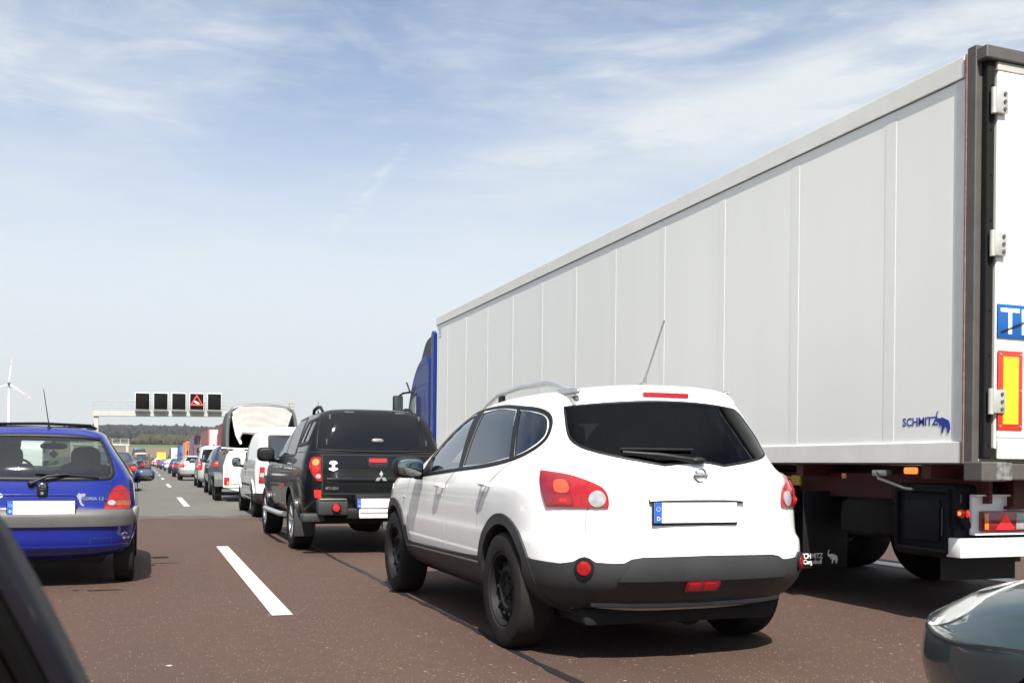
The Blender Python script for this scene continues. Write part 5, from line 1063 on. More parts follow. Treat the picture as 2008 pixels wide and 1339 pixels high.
# ---------------------------------------------------------------- ground, road, land
def structure(o, kind='structure'): o['kind'] = kind; return o
def asphalt(name, c1, c2, speck, sp_amt=.5):
    m = bpy.data.materials.new(name); m.use_nodes = True; nt = m.node_tree; N = nt.nodes.new; L = nt.links.new; b = nt.nodes['Principled BSDF']; b.inputs['Roughness'].default_value = .82; b.inputs['Specular IOR Level'].default_value = .28
    g = N('ShaderNodeNewGeometry'); P = g.outputs['Position']
    def noise(sc_, det=4, rough=.6, st=None):
        n = N('ShaderNodeTexNoise'); n.inputs['Scale'].default_value = sc_; n.inputs['Detail'].default_value = det; n.inputs['Roughness'].default_value = rough
        if st: mp = N('ShaderNodeMapping'); mp.inputs['Scale'].default_value = st; L(P, mp.inputs['Vector']); L(mp.outputs[0], n.inputs['Vector'])
        else: L(P, n.inputs['Vector'])
        return n.outputs['Fac']
    def ramp(v, a, b_, lo=0., hi=1.):
        r = N('ShaderNodeMapRange'); r.inputs['From Min'].default_value = a; r.inputs['From Max'].default_value = b_; r.inputs['To Min'].default_value = lo; r.inputs['To Max'].default_value = hi; L(v, r.inputs['Value']); return r.outputs[0]
    def mix(f, A, B, mode='MIX'):
        x = N('ShaderNodeMix'); x.data_type = 'RGBA'; x.blend_type = mode
        if isinstance(f, float): x.inputs[0].default_value = f
        else: L(f, x.inputs[0])
        for i, v in ((6, A), (7, B)):
            if isinstance(v, tuple): x.inputs[i].default_value = (*v, 1)
            else: L(v, x.inputs[i])
        return x.outputs[2]
    base = mix(ramp(noise(.9, 5, .6, (1, .35, 1)), .35, .68), c1, c2); base = mix(ramp(noise(7, 4, .7), .40, .66, 0, .5), base, tuple(v*.72 for v in c2))
    base = mix(ramp(noise(85, 3, .7), .33, .72), base, tuple(v*.40 for v in c1))
    lane = mix(ramp(noise(2.2, 3, .5, (1, .05, 1)), .40, .70, 0, .55), base, tuple(v*.68 for v in c1))
    sx_ = N('ShaderNodeSeparateXYZ'); L(P, sx_.inputs[0])
    def mth(op, a, b=None):
        q = N('ShaderNodeMath'); q.operation = op
        for i, w in enumerate((a, b)):
            if w is None: continue
            if isinstance(w, (int, float)): q.inputs[i].default_value = w
            else: L(w, q.inputs[i])
        return q.outputs[0]
    dl = mth('ABSOLUTE', mth('SUBTRACT', mth('MODULO', mth('ADD', sx_.outputs['X'], 2.75+36.2), 3.62), 1.81))
    tr = ramp(mth('ABSOLUTE', mth('SUBTRACT', dl, .80)), .42, .08); oil = ramp(dl, .32, .05, 0, .5)
    wear = mth('MULTIPLY', mth('MAXIMUM', tr, oil), ramp(noise(1.6, 4, .6, (1, .08, 1)), .3, .7, .1, .42))
    lane = mix(wear, lane, tuple(v*.60 for v in c1))
    v = N('ShaderNodeTexVoronoi'); v.inputs['Scale'].default_value = 60; L(P, v.inputs['Vector'])
    sepc = N('ShaderNodeSeparateColor'); L(v.outputs['Color'], sepc.inputs[0])
    mm = N('ShaderNodeMath'); mm.operation = 'MULTIPLY'; L(ramp(v.outputs['Distance'], .34, .18), mm.inputs[0]); L(ramp(sepc.outputs[0], .80, .99, 0, sp_amt), mm.inputs[1])
    v2 = N('ShaderNodeTexVoronoi'); v2.inputs['Scale'].default_value = 17; L(P, v2.inputs['Vector']); s2 = N('ShaderNodeSeparateColor'); L(v2.outputs['Color'], s2.inputs[0])
    m2 = N('ShaderNodeMath'); m2.operation = 'MULTIPLY'; L(ramp(v2.outputs['Distance'], .20, .10), m2.inputs[0]); L(ramp(s2.outputs[1], .93, .99, 0, sp_amt), m2.inputs[1])
    col = mix(mm.outputs[0], lane, speck); col = mix(m2.outputs[0], col, speck)
    L(col, b.inputs['Base Color'])
    bp = N('ShaderNodeBump'); bp.inputs['Strength'].default_value = .55; bp.inputs['Distance'].default_value = .006; L(noise(120, 3, .75), bp.inputs['Height']); L(bp.outputs[0], b.inputs['Normal'])
    MATS[name] = m; return m
CURVE = lambda y: -2.2e-5*max(0, y-100)**2
def land(x, y):
    def ss(a, b, v): v = min(1, max(0, (v-a)/(b-a))); return v*v*(3-2*v)
    z = -.25
    if y > 280:
        z += 6.8*ss(280, 560, y)+6.5*ss(500, 760, y)+26*ss(740, 1500, y)*(1-.75*ss(-40, -190, x) if x < -40 else 1)
    if x < -60: z -= 0
    return z+(.5*math.sin(x*.02+1)+.4*math.sin(y*.013))*ss(300, 700, y)
def strip(name, xs, ys, z, m, uvcurve=True, parent=None):
    bm = bmesh.new(); rows = []
    for y in ys: rows.append([bm.verts.new((x+CURVE(y), y, z)) for x in xs])
    for a, b in zip(rows, rows[1:]):
        for i in range(len(xs)-1): bm.faces.new((a[i], a[i+1], b[i+1], b[i]))
    bmesh.ops.recalc_face_normals(bm, faces=bm.faces)
    if bm.faces[:] and bm.faces[:][0].normal.z < 0: bmesh.ops.reverse_faces(bm, faces=bm.faces)
    me = bpy.data.meshes.new(name); bm.to_mesh(me); bm.free(); return link(name, me, m, parent)
def build_land():
    # ground sheet
    m = bpy.data.materials.new('ground'); m.use_nodes = True; nt = m.node_tree; N = nt.nodes.new; L = nt.links.new; b = nt.nodes['Principled BSDF']; b.inputs['Roughness'].default_value = .95
    g = N('ShaderNodeNewGeometry'); sp = N('ShaderNodeSeparateXYZ'); L(g.outputs['Position'], sp.inputs[0])
    n = N('ShaderNodeTexNoise'); n.inputs['Scale'].default_value = .02; n.inputs['Detail'].default_value = 8; L(g.outputs['Position'], n.inputs['Vector'])
    ad = N('ShaderNodeMath'); ad.operation = 'MULTIPLY_ADD'; L(n.outputs['Fac'], ad.inputs[0]); ad.inputs[1].default_value = 16; L(sp.outputs['Y'], ad.inputs[2])
    mr = N('ShaderNodeMapRange'); mr.inputs['From Max'].default_value = 2000; L(ad.outputs[0], mr.inputs['Value'])
    cr = N('ShaderNodeValToRGB'); L(mr.outputs[0], cr.inputs[0]); e = cr.color_ramp; e.interpolation = 'CONSTANT'
    for i, (p, c) in enumerate(((0, (.032, .044, .016)), (.15, (.050, .048, .026)), (.204, (.150, .112, .062)), (.304, (.062, .100, .030)), (.376, (.022, .024, .014)))):
        k = e.elements[i] if i < 2 else e.elements.new(p); k.position = p; k.color = (*c, 1)
    n2 = N('ShaderNodeTexNoise'); n2.inputs['Scale'].default_value = .6; n2.inputs['Detail'].default_value = 8; L(g.outputs['Position'], n2.inputs['Vector'])
    mx = N('ShaderNodeMix'); mx.data_type = 'RGBA'; mx.blend_type = 'MULTIPLY'; mx.inputs[0].default_value = .5; L(cr.outputs[0], mx.inputs[6]); L(n2.outputs['Fac'], mx.inputs[7]); L(mx.outputs[2], b.inputs['Base Color'])
    bm = bmesh.new(); xs = [-3000, -1500, -900, -600, -420, -320, -260, -210, -170, -130, -100, -75, -50, -30, -20, 0, 20, 40, 70, 100, 150, 220, 320, 480, 700, 1100, 1800, 3000]
    ys = [-300, -100, 0, 60, 120, 180, 240, 290, 330, 370, 410, 450, 500, 560, 620, 680, 740, 800, 880, 960, 1050, 1150, 1250, 1350, 1450, 1600, 2000, 3000, 5000]
    rows = [[bm.verts.new((x, y, land(x, y))) for x in xs] for y in ys]
    for a, c in zip(rows, rows[1:]):
        for i in range(len(xs)-1): bm.faces.new((a[i], a[i+1], c[i+1], c[i]))
    bmesh.ops.recalc_face_normals(bm, faces=bm.faces); me = bpy.data.meshes.new('ground'); bm.to_mesh(me); bm.free()
    for p in me.polygons: p.use_smooth = True
    structure(link('ground', me, m))
    red = asphalt('asphalt_reddish', (.100, .058, .042), (.080, .048, .037), (.50, .44, .37)); gry = asphalt('asphalt_grey', (.148, .142, .122), (.126, .121, .104), (.3, .3, .28), .3)
    ynear = [-60, -30, -10, 0, 10, 20.2]; yfar = [20.2, 60, 100]+[100+12*k for k in range(1, 30)]
    structure(strip('road', [-4.0, 0, 4, 8, 11.2], ynear, 0, red)); structure(strip('road', [-4.0, 0, 4, 8, 11.2], yfar, 0, gry))
    mid = asphalt('asphalt_transition', (.118, .094, .076), (.092, .072, .058), (.4, .36, .3), .3); rj = random.Random(8); bm = bmesh.new(); pr = None
    for k in range(77):
        x = -3.95+.2*k; a, b = bm.verts.new((x, 19.95+rj.uniform(-.22, .22), .0035)), bm.verts.new((x, 20.95+rj.uniform(-.35, .35), .0035))
        if pr: bm.faces.new((pr[0], a, b, pr[1]))
        pr = (a, b)
    me = bpy.data.meshes.new('road_seam'); bm.to_mesh(me); bm.free(); structure(link('road_seam', me, mid))
    structure(strip('road', [-20.5, -8.2], [-60, 0, 60, 100]+[100+12*k for k in range(1, 30)], -.02, gry))
    mk = mat('road_paint', (.47, .46, .42), rough=.6, noise=.5, nscale=9, dirt=(.40, .38, .35))
    def mark(x, w, y0, y1): structure(strip('lane_marking', [x-w/2, x+w/2], [y0+(y1-y0)*k/4 for k in range(5)], .004, mk))
    st = [7.22-18.9+.0, 7.22]; ds = [(7.22, 13.36), (25.6, 32.1)]; y = 45.1
    while y < 330: ds.append((y, y+6.2)); y += 19.2
    ds += [(-11.4, -5.2), (-30, -24)]
    for a, c in ds: mark(.925, .15, a, c)
    for a, c in ds: mark(4.55, .15, a, c)
    for x, w, y0, y1 in ((8.07, .28, -60, 100), (8.07, .28, 100, 400), (-3.2, .15, -60, 100), (-3.2, .15, 100, 400), (-9, .15, -60, 100), (-9, .15, 100, 400)):
        structure(strip('lane_marking', [x-w/2, x+w/2], [y0+(y1-y0)*k/26 for k in range(27)], .004 if x > -5 else -.016, mk))
    # bitumen joint between the lanes and a few patches of tar
    rnd = random.Random(3); bm = bmesh.new(); pr = None; tar = mat('bitumen', (.012, .011, .011), rough=.55, noise=.3)
    yy = 3.0
    while yy < 19.5:
        x = 2.055+.012*math.sin(yy*2.1)+rnd.uniform(-.006, .006); w = .022+rnd.uniform(-.008, .012)
        a, c = bm.verts.new((x-w, yy, .004)), bm.verts.new((x+w, yy, .004))
        if pr: bm.faces.new((pr[0], pr[1], c, a))
        pr = (a, c); yy += .11
    bmesh.ops.recalc_face_normals(bm, faces=bm.faces); me = bpy.data.meshes.new('bitumen_joint'); bm.to_mesh(me); bm.free(); structure(link('bitumen_joint', me, tar))
    def blot(name, cx, cy, rx, ry, m_, z=.004, n=22, seed=1):
        r = random.Random(seed); b_ = bmesh.new(); vs = [b_.verts.new((cx+rx*math.cos(2*math.pi*k/n)*r.uniform(.7, 1.2), cy+ry*math.sin(2*math.pi*k/n)*r.uniform(.5, 1.3), z)) for k in range(n)]; b_.faces.new(vs)
        me = bpy.data.meshes.new(name); b_.to_mesh(me); b_.free(); structure(link(name, me, m_))
    for i, (x, y, rx, ry) in enumerate(((-.33, 9.05, .16, .022), (-.56, 9.1, .03, .02), (.18, 11.3, .16, .03), (-.95, 7.2, .05, .03), (2.9, 3.75, .07, .035))): blot('tar_spot', x, y, rx, ry, tar, seed=i)
    blot('chewing_gum_spot', .12, 5.6, .018, .02, mat('pale_spot', (.45, .45, .45)), seed=9)
    # guard rails
    ga = mat('galvanised', (.42, .43, .43), rough=.45, metal=.5, noise=.3, nscale=3)
    def rail(name, x, label, side):
        t = thing(name, label, 'guard rail', (0, 0, 0))
        prof = [(0, .50), (.03, .53), (.03, .60), (0, .64), (0, .68), (.03, .72), (.03, .78), (0, .81)]
        bm = bmesh.new(); prev = None
        for y in [-40, 0, 40, 80, 100]+[100+15*k for k in range(1, 22)]:
            row = [bm.verts.new((x+CURVE(y)+side*p[0], y, p[1])) for p in prof]
            if prev:
                for i in range(len(prof)-1): bm.faces.new((prev[i], prev[i+1], row[i+1], row[i]))
            prev = row
        bmesh.ops.solidify(bm, geom=bm.faces, thickness=.004); me = bpy.data.meshes.new('rail_beam'); bm.to_mesh(me); bm.free(); link('rail_beam', me, ga, t)
        for k in range(60):
            y = -20+4*k; b_ = MB(); b_.box((x+CURVE(y)-side*.07, y, .30), (.06, .10, .85)); b_.build('rail_post', ga, t, smooth=False)
    rail('guard_rail', -4.9, 'galvanised guard rail along the central reservation left of the blue hatchback', 1)
    rail('guard_rail', 12.0, 'galvanised guard rail along the hard shoulder to the right of the lorries', -1)
build_land()
# forest, hedge, bushes: one mass of small crowns each
def crowns(name, spots, m, seed, kind='stuff', base=None):
    rnd = random.Random(seed); src = bmesh.new(); bmesh.ops.create_icosphere(src, subdivisions=2, radius=1); V = [v.co.copy() for v in src.verts]; F = [[v.index for v in f.verts] for f in src.faces]; src.free()
    vs, fs = [], []
    for x, y, z, rx, rz in spots:
        o = len(vs); a = rnd.uniform(0, 6)
        for v in V:
            k = 1+rnd.uniform(-.28, .28); vs.append((x+(v.x*math.cos(a)-v.y*math.sin(a))*rx*k, y+(v.x*math.sin(a)+v.y*math.cos(a))*rx*k, z+v.z*rz*k))
        fs += [[i+o for i in f] for f in F]
    me = bpy.data.meshes.new(name); me.from_pydata(vs, [], fs); return link(name, me, m)
def build_woods():
    rnd = random.Random(11); sp = []
    for k in range(6500):
        y = rnd.uniform(950, 1480); x = rnd.uniform(-150, 260) if k % 5 else rnd.uniform(-900, 1200); 
        h = rnd.uniform(8.5, 11)*(1 if rnd.random() > .02 else 1.25); sp.append((x, y, land(x, y)+h*.55, rnd.uniform(2.2, 3.8), h*.5))
    fo = mat('bare_forest', (.020, .0175, .017), rough=.95, noise=.6, nscale=.03, dirt=(.011, .012, .011)); structure(crowns('forest', sp, fo, 5), 'stuff')
    sp = []
    for k in range(800):
        x = -9+k*.137+rnd.uniform(-1.5, 1.5); y = 700+rnd.uniform(-14, 14); h = rnd.uniform(4.2, 7.4)*(.6 if x < -6 else 1); sp.append((x, y, land(x, y)+h*.42, rnd.uniform(1.1, 2.2), h*.5))
    structure(crowns('hedge', sp, mat('hedge_olive', (.046, .042, .020), rough=.95, noise=.6, nscale=.2, dirt=(.022, .026, .013)), 6), 'stuff')
    sp = []
    for k in range(240):
        x = rnd.uniform(-60, -22) if k % 2 else rnd.uniform(14, 60); y = rnd.uniform(130, 330); h = rnd.uniform(1., 2.6); sp.append((x+CURVE(y), y, -.2+h*.4, rnd.uniform(.8, 1.8), h*.55))
    structure(crowns('roadside_scrub', sp, mat('scrub', (.06, .07, .028), rough=.95, noise=.6, nscale=.6, dirt=(.09, .07, .035)), 7), 'stuff')
build_woods()
# ---------------------------------------------------------------- sign gantry
def build_gantry():
    gm = mat('gantry_paint', (.40, .39, .345), rough=.5, noise=.15, nscale=1); t = thing('sign_gantry', 'pale steel motorway gantry with walkway railing, carrying five square black sign boxes', 'gantry', (0, 110, 0))
    x0, x1 = -5.35, 15.1; zz = lambda x: 5.72+.022*(x-x0)
    q = math.atan(.022); bx = lambda b, cx, dz, d, cy=0: b.box((cx, cy, zz(cx)+dz), d)
    b = MB(); b.box((0, 0, 0), (x1-x0, .9, .50), rot=Matrix.Rotation(-q, 3, 'Y'), bev=.02); o = b.build('beam', gm, t, ((x0+x1)/2, 0, zz((x0+x1)/2)+.25), smooth=False)
    b = MB(); b.box((-5.0, 0, 2.86), (.42, .6, 5.9)); b.build('post', gm, t, smooth=False)
    b = MB(); b.box((14.6, 0, 3.05), (.42, .6, 6.3)); b.build('post', gm, t, smooth=False)
    thin = mat('railing_paint', (.30, .30, .29), rough=.5)
    for cy in (-.45, .45):
        b = MB()
        for dz in (.85, 1.15, 1.5): b.tube([(x0, cy, zz(x0)+dz), (x1, cy, zz(x1)+dz)], .018, 6)
        for k in range(14): xk = x0+.05+(x1-x0-.1)*k/13; b.box((xk, cy, zz(xk)+1.0), (.035, .035, 1.05))
        b.build('railing', thin, t, smooth=False)
    b = MB(); b.box((x1-.25, 0, zz(x1)+1.0), (.5, .8, 1.1)); b.build('control_cabinet', gm, t, smooth=False)
    for k in range(5):
        cx = -.55+1.795*k; z = zz(cx)+.62+.93
        s = thing('matrix_sign', ['unlit square matrix sign, leftmost of the five on the gantry', 'unlit square matrix sign, second from the left on the gantry', 'unlit square matrix sign in the middle of the gantry, left of the traffic-jam sign', 'lit matrix sign on the gantry showing a red warning triangle with queueing cars', 'unlit square matrix sign, rightmost on the gantry beside the lit triangle'][k], 'sign', (cx, 110-.62, z), 0, 'matrix signs on the gantry')
        b = MB(); b.box((0, 0, 0), (1.52, .32, 1.88), bev=.07); b.build('housing', mat('sign_frame_white', (.52, .53, .53), rough=.4), s)
        b = MB(); b.box((0, -.165, 0), (1.34, .02, 1.68), bev=.03); fc = b.build('screen', mat('sign_black', (.005, .0045, .004), rough=.7, spec=.08), s)
        b = MB(); b.box((0, .05, -1.02), (1.40, .5, .16)); b.build('bracket', mat('gantry_dark', (.09, .09, .085), rough=.6), s, smooth=False)
        if k == 3:
            lr = mat('led_red', (.5, .02, .02), emit=(1, .045, .05), es=1.6); b = MB(); T = [(-.56, -.34), (.56, -.34), (0, .66)]
            for i in range(3):
                p, q2 = Vector(T[i]), Vector(T[(i+1) % 3]); b.cyl((p.x, -.18, p.y), (q2.x, -.18, q2.y), .042, seg=8)
            for p in T: b.blob((p[0], -.18, p[1]), (.043, .042, .043), 2, 10, 8)
            b.build('warning_triangle', lr, fc)
            for (cx2, cz) in ((-.14, -.02), (.0, -.10), (.14, -.19)):
                b = MB(); b.prism([(cx2-.15, cz-.03), (cx2-.13, cz+.04), (cx2-.07, cz+.05), (cx2-.03, cz+.12), (cx2+.06, cz+.10), (cx2+.10, cz+.02), (cx2+.10, cz-.04)], 'y', -.19, -.176); b.build('queue_car_symbol', mat('led_white', (.6, .6, .5), emit=(1, .93, .75), es=.75), fc, smooth=False)
build_gantry()
def far_gantry():
    gm = MATS['gantry_paint']; t = thing('sign_gantry', 'small distant gantry over the opposite carriageway, seen beside the blue hatchback roof', 'gantry', (-5.1, 300, 0))
    b = MB(); b.box((-7.5, 0, 5.85), (15.5, .8, .6)); b.build('beam', gm, t, smooth=False)
    b = MB(); b.box((-.35, 0, 2.8), (.7, .7, 5.6)); b.build('post', gm, t, smooth=False)
    b = MB(); b.box((-14.7, 0, 2.8), (.7, .7, 5.6)); b.build('post', gm, t, smooth=False)
    b = MB()
    for z in (6.5, 7.0, 7.5): b.box((-7.5, -.3, z), (15.5, .07, .09))
    for k in range(8): b.box((-.05-2.13*k, -.3, 6.8), (.14, .08, 1.5))
    b.build('railing', gm, t, smooth=False)
far_gantry()
def turbine(x, y, z, hub, bl, yaw, rot, label):
    t = thing('wind_turbine', label, 'wind turbine', (x, y, z), yaw); wm = mat('turbine_white', (.74, .75, .75), rough=.5)
    b = MB(); b.cyl((0, 0, 0), (0, 0, hub), hub*.026, hub*.013, 24); b.build('tower', wm, t)
    b = MB(); b.blob((0, 1.2, hub), (hub*.02, hub*.05, hub*.022), 2.6, 16, 10); b.build('nacelle', wm, t); b = MB(); b.blob((0, -2.4, hub), (hub*.018, hub*.03, hub*.018), 2, 14, 8); hb = b.build('hub', 'grey', t)
    for k in range(3):
        a = R(rot+120*k); d = Vector((math.sin(a), 0, math.cos(a))); s = Vector((math.cos(a), 0, -math.sin(a))); segs = [(.03, .020, 'w'), (.12, .040, 'w'), (.3, .034, 'w'), (.55, .024, 'w'), (.67, .021, 'r'), (.79, .017, 'w'), (.88, .012, 'r'), (1.0, .005, 'r')]
        bm = bmesh.new(); prev = None
        for i, (q, w, c) in enumerate(segs):
            p = Vector((0, -2.6, hub))+d*q*bl; w *= bl; row = [bm.verts.new(p+s*w*.35+Vector((0, w*.3, 0))), bm.verts.new(p-s*w*.65), bm.verts.new(p+s*w*.35-Vector((0, w*.3, 0)))]
            if prev:
                for j in range(3):
                    f = bm.faces.new((prev[j], prev[(j+1) % 3], row[(j+1) % 3], row[j])); f.material_index = 1 if segs[i-1][2] == 'r' else 0
            prev = row
        bmesh.ops.recalc_face_normals(bm, faces=bm.faces); me = bpy.data.meshes.new('blade'); bm.to_mesh(me); bm.free(); link('blade', me, [wm, mat('blade_red', (.62, .10, .07), rough=.5)], t)
turbine(-119, 1000, 2, 69, 24.5, R(0), 6, 'white wind turbine with red-banded blades at the far left edge of the view')
turbine(14.5, 2900, 30, 66, 17, R(0), 40, 'tiny pale wind turbine beyond the wooded ridge below the gantry')
HAZE = 1
# ---------------------------------------------------------------- the rest of the queue
def scaled(lv, kx, ky, kz, dy=0.):
    return [(r[0]*kz, r[1]*ky+dy, r[2]*ky+dy, r[3]*kx, r[4], r[5], r[6]*ky, r[7]*ky) for r in lv]
SEDAN_LV = [
 (.22, -.80, 3.2, .68, 3.4, 2.7, .5, .9), (.30, -.98, 3.38, .80, 3.4, 2.7, .5, 1.), (.42, -1.05, 3.46, .85, 3.4, 2.7, .5, 1.), (.60, -1.07, 3.48, .865, 3.4, 2.7, .5, 1.), (.75, -1.06, 3.42, .865, 3.4, 2.7, .5, 1.),
 (.88, -1.04, 3.15, .855, 3.4, 2.7, .5, 1.), (.95, -1.00, 2.7, .845, 3.4, 2.7, .5, .9), (.985, -.90, 2.2, .83, 3.4, 2.8, .5, .8), (1.005, -.62, 2.05, .80, 3.4, 2.8, .5, .8), (1.04, -.42, 1.96, .765, 3.4, 2.9, .5, .8),
 (1.14, -.20, 1.74, .71, 3.4, 2.9, .5, .8), (1.24, .0, 1.5, .655, 3.4, 2.9, .5, .8), (1.32, .18, 1.28, .60, 3.4, 2.9, .5, .7), (1.37, .36, 1.08, .52, 3.2, 2.8, .4, .5), (1.395, .55, .95, .36, 2.8, 2.6, .2, .3), (1.40, .7, .8, .1, 2.4, 2.4, .05, .05)]
def zr(lv, z):
    "half width and rear y at height z"
    for a, b in zip(lv, lv[1:]):
        if a[0] <= z <= b[0]: t = (z-a[0])/(b[0]-a[0]+1e-9); return a[3]+(b[3]-a[3])*t, a[1]+(b[1]-a[1])*t
    return lv[-1][3], lv[-1][1]
def traffic(kind, x, y, col, label, name=None, cat='car', detail=1, metal=.3, lit=True, kx=1., ky=1., kz=1., rear_glass='glassgrey', group='cars in the far part of the queue', cav=False):
    base = dict(hatch=HATCH_LV, suv=SUV_LV, van=VAN_LV, sedan=SEDAN_LV)[kind]; lv = scaled(base, kx, ky, kz)
    wb = dict(hatch=2.443, suv=2.765, van=2.9, sedan=2.72)[kind]*ky; rw = dict(hatch=.295, suv=.34, van=.32, sedan=.31)[kind]; hw = max(r[3] for r in lv)
    y0 = min(r[1] for r in lv); t = thing(name or 'family_car', label, cat, (x+CURVE(y), y-y0, 0), 0, group)
    pm = paint('car_paint_%d_%d_%d' % tuple(int(c*999) for c in col), col, metal=metal, rough=.35)
    body, S = body_obj(t, lv, pm, (0, wb) if detail else (), rw+.055, rw, hw=hw, sub=3 if detail else 2)
    H = lv[-1][0]; st = .08 if detail else .16
    gz0, gz1 = dict(hatch=(.70, .93), suv=(.715, .915), van=(.60, .90), sedan=(.755, .945))[kind]; gz0 *= H; gz1 *= H; zm = (gz0+gz1)/2
    a0, a1 = zr(lv, gz0)[0]*.84, zr(lv, gz1)[0]*.86
    rwp = smooth_poly([(-a1, gz1, 1), (0, gz1+.012), (a1, gz1, 1), ((a0+a1)/2+.02, zm), (a0, gz0, 1), (0, gz0-.01), (-a0, gz0, 1), (-(a0+a1)/2-.02, zm)], 3)
    patch(S, 'rear_window', 'rear', rwp, rear_glass, t, off=.004, step=st*1.3, skirt=.006)
    if detail: ribbon(S, 'rear_window_seal', 'rear', rwp, .025, 'black', t, off=.003, closed=True, step=.08)
    bz = dict(hatch=.69, suv=.68, van=.62, sedan=.735)[kind]*H; tz = gz1*1.0
    yb = dict(hatch=(1.9, .0), suv=(2.0, -.25), van=(2.2, -.45 if cat == 'car' else 1.2), sedan=(1.80, -.12))[kind]; yt = dict(hatch=(1.15, .15), suv=(1.45, .0), van=(1.5, -.35 if cat == 'car' else 1.25), sedan=(1.15, .35))[kind]
    for k in ('left', 'right'):
        sg = -1 if k == 'left' else 1
        patch(S, 'side_window', k, smooth_poly([(yb[0]*ky, bz, 1), ((yb[0]*.6+yt[0]*.4)*ky, (bz+tz)/2*1.01), (yt[0]*ky, tz*.985, 1), (yt[1]*ky, tz*.98, 1), (yb[1]*ky, bz*1.05, 1)], 3), 'glass', t, off=.004, step=st*1.3)
        if detail:
            ribbons(S, 'door_gap', [(k, [(1.25*ky*.9, bz), (1.2*ky*.9, .35)]), (k, [(.35*ky, bz), (.42*ky, .55)]), (k, [(2.1*ky, bz*.97), (2.12*ky, .36)])], .012, 'gap', t)
        else:
            for yc in (0, wb): patch(S, 'wheel_arch', k, circ(yc, rw, rw+.06, None, 16), 'well', t, off=.004, step=.16, skirt=0)
        mirror_part(t, sg*(hw+.09), yb[0]*ky-.05, bz+.03, sg, pm if detail else 'black', .20, .14, .07, .02)
    # tail lamps on both corners
    lz = dict(hatch=(.52, .66), suv=(.56, .66), van=(.42, .60), sedan=(.52, .63))[kind]; l0, l1 = lz[0]*H, lz[1]*H
    for s, k in ((-1, 'L'), (1, 'R')):
        hwz, yz = zr(lv, (l0+l1)/2); A = 30; c, sn = math.cos(R(A)), math.sin(R(A))
        p_in = hit(S, 'rear', s*hwz*(.66 if kind != 'van' else .80), (l0+l1)/2)[0]; u_in = p_in.x*c+(-1 if s < 0 else 1)*p_in.y*sn
        cn = hit(S, 'left' if s < 0 else 'right', yz+.28, (l0+l1)/2)[0]; u_out = cn.x*c+(-1 if s < 0 else 1)*cn.y*sn
        tl = patch(S, 'tail_lamp', 'diag%s%d' % (k, A), smooth_poly([(u_in, l0, 1), (u_in, l1-.02), ((u_in+u_out)/2, l1+.01), (u_out, l1-.03), (u_out, l0+.02), ((u_in+u_out)/2, l0, 1)], 3), 'red', t, off=.010, step=st*.8, skirt=.02)
        um = (u_in+u_out)/2; wq = abs(u_out-u_in)*.22
        patch(S, 'brake_lens', 'diag%s%d' % (k, A), rrect(um-wq, l0+(l1-l0)*.15, um+wq, l0+(l1-l0)*.5, .01), 'redlit' if lit else 'reddark', tl, off=.015, step=st)
        if detail: patch(S, 'indicator_lens', 'diag%s%d' % (k, A), rrect(um-wq, l0+(l1-l0)*.6, um+wq, l0+(l1-l0)*.85, .01), 'amber' if kind != 'van' else 'lampwhite', tl, off=.015, step=st)
        patch(S, 'head_lamp', 'left' if s < 0 else 'right', circ((lv[4][2]-.38), .66*kz, .16, .06, 12), 'lampwhite', t, off=.005, step=.12)
    pz = dict(hatch=.72, suv=.82, van=.82, sedan=.70)[kind]*kz
    if detail:
        plate_on(S, t, 0, pz); ribbons(S, 'tailgate_gap', [('rear', [(-hw*.72, gz0-.04), (-hw*.74, .52), (hw*.74, .52), (hw*.72, gz0-.04)])], .010, 'gap', t)
        lo = patch(S, 'rear_bumper', 'rear', [(-hw*.93, .40), (hw*.93, .40), (hw*.88, .27), (-hw*.88, .27)], 'black', t, off=.010, step=.12)
        u = MB(); u.box((0, wb/2, .26), (1.2, wb+.8, .10), bev=.03); u.build('underbody', 'well', t)
    else:
        y_ = hit(S, 'rear', 0, pz)[0].y; b = MB(); b.box((0, y_-.012, pz), (.52, .02, .11)); b.build('number_plate', 'plate', t, smooth=False)
    for yc in (0, wb):
        for s in (-1, 1): wheel(t, s*(hw-.115 if detail else hw-.095), yc, rw, .21, s, 'alloy6' if detail else 'steel', seg=32 if detail else 20)
    return t, S
SL = (.42, .43, .44)
LM = 2.72   # middle-lane centre line
g1 = 'cars ahead in the middle lane'
traffic('suv', 2.86, 33.6, (.030, .045, .075), 'dark blue off-road estate car towing the white horse trailer', detail=1, kx=1.05, kz=1.06, group=g1)
traffic('van', 2.92, 44.0, (.52, .52, .51), 'silver people carrier with high tailgate ahead of the dark blue estate car', detail=1, kz=1.0, rear_glass='glass', group=g1, metal=.5)
traffic('hatch', 2.62, 61.0, (.46, .465, .47), 'silver rounded hatchback with wide red tail lamps ahead of the silver people carrier', detail=1, kx=1.08, ky=1.12, kz=1.06, rear_glass='glass', group=g1, metal=.5)
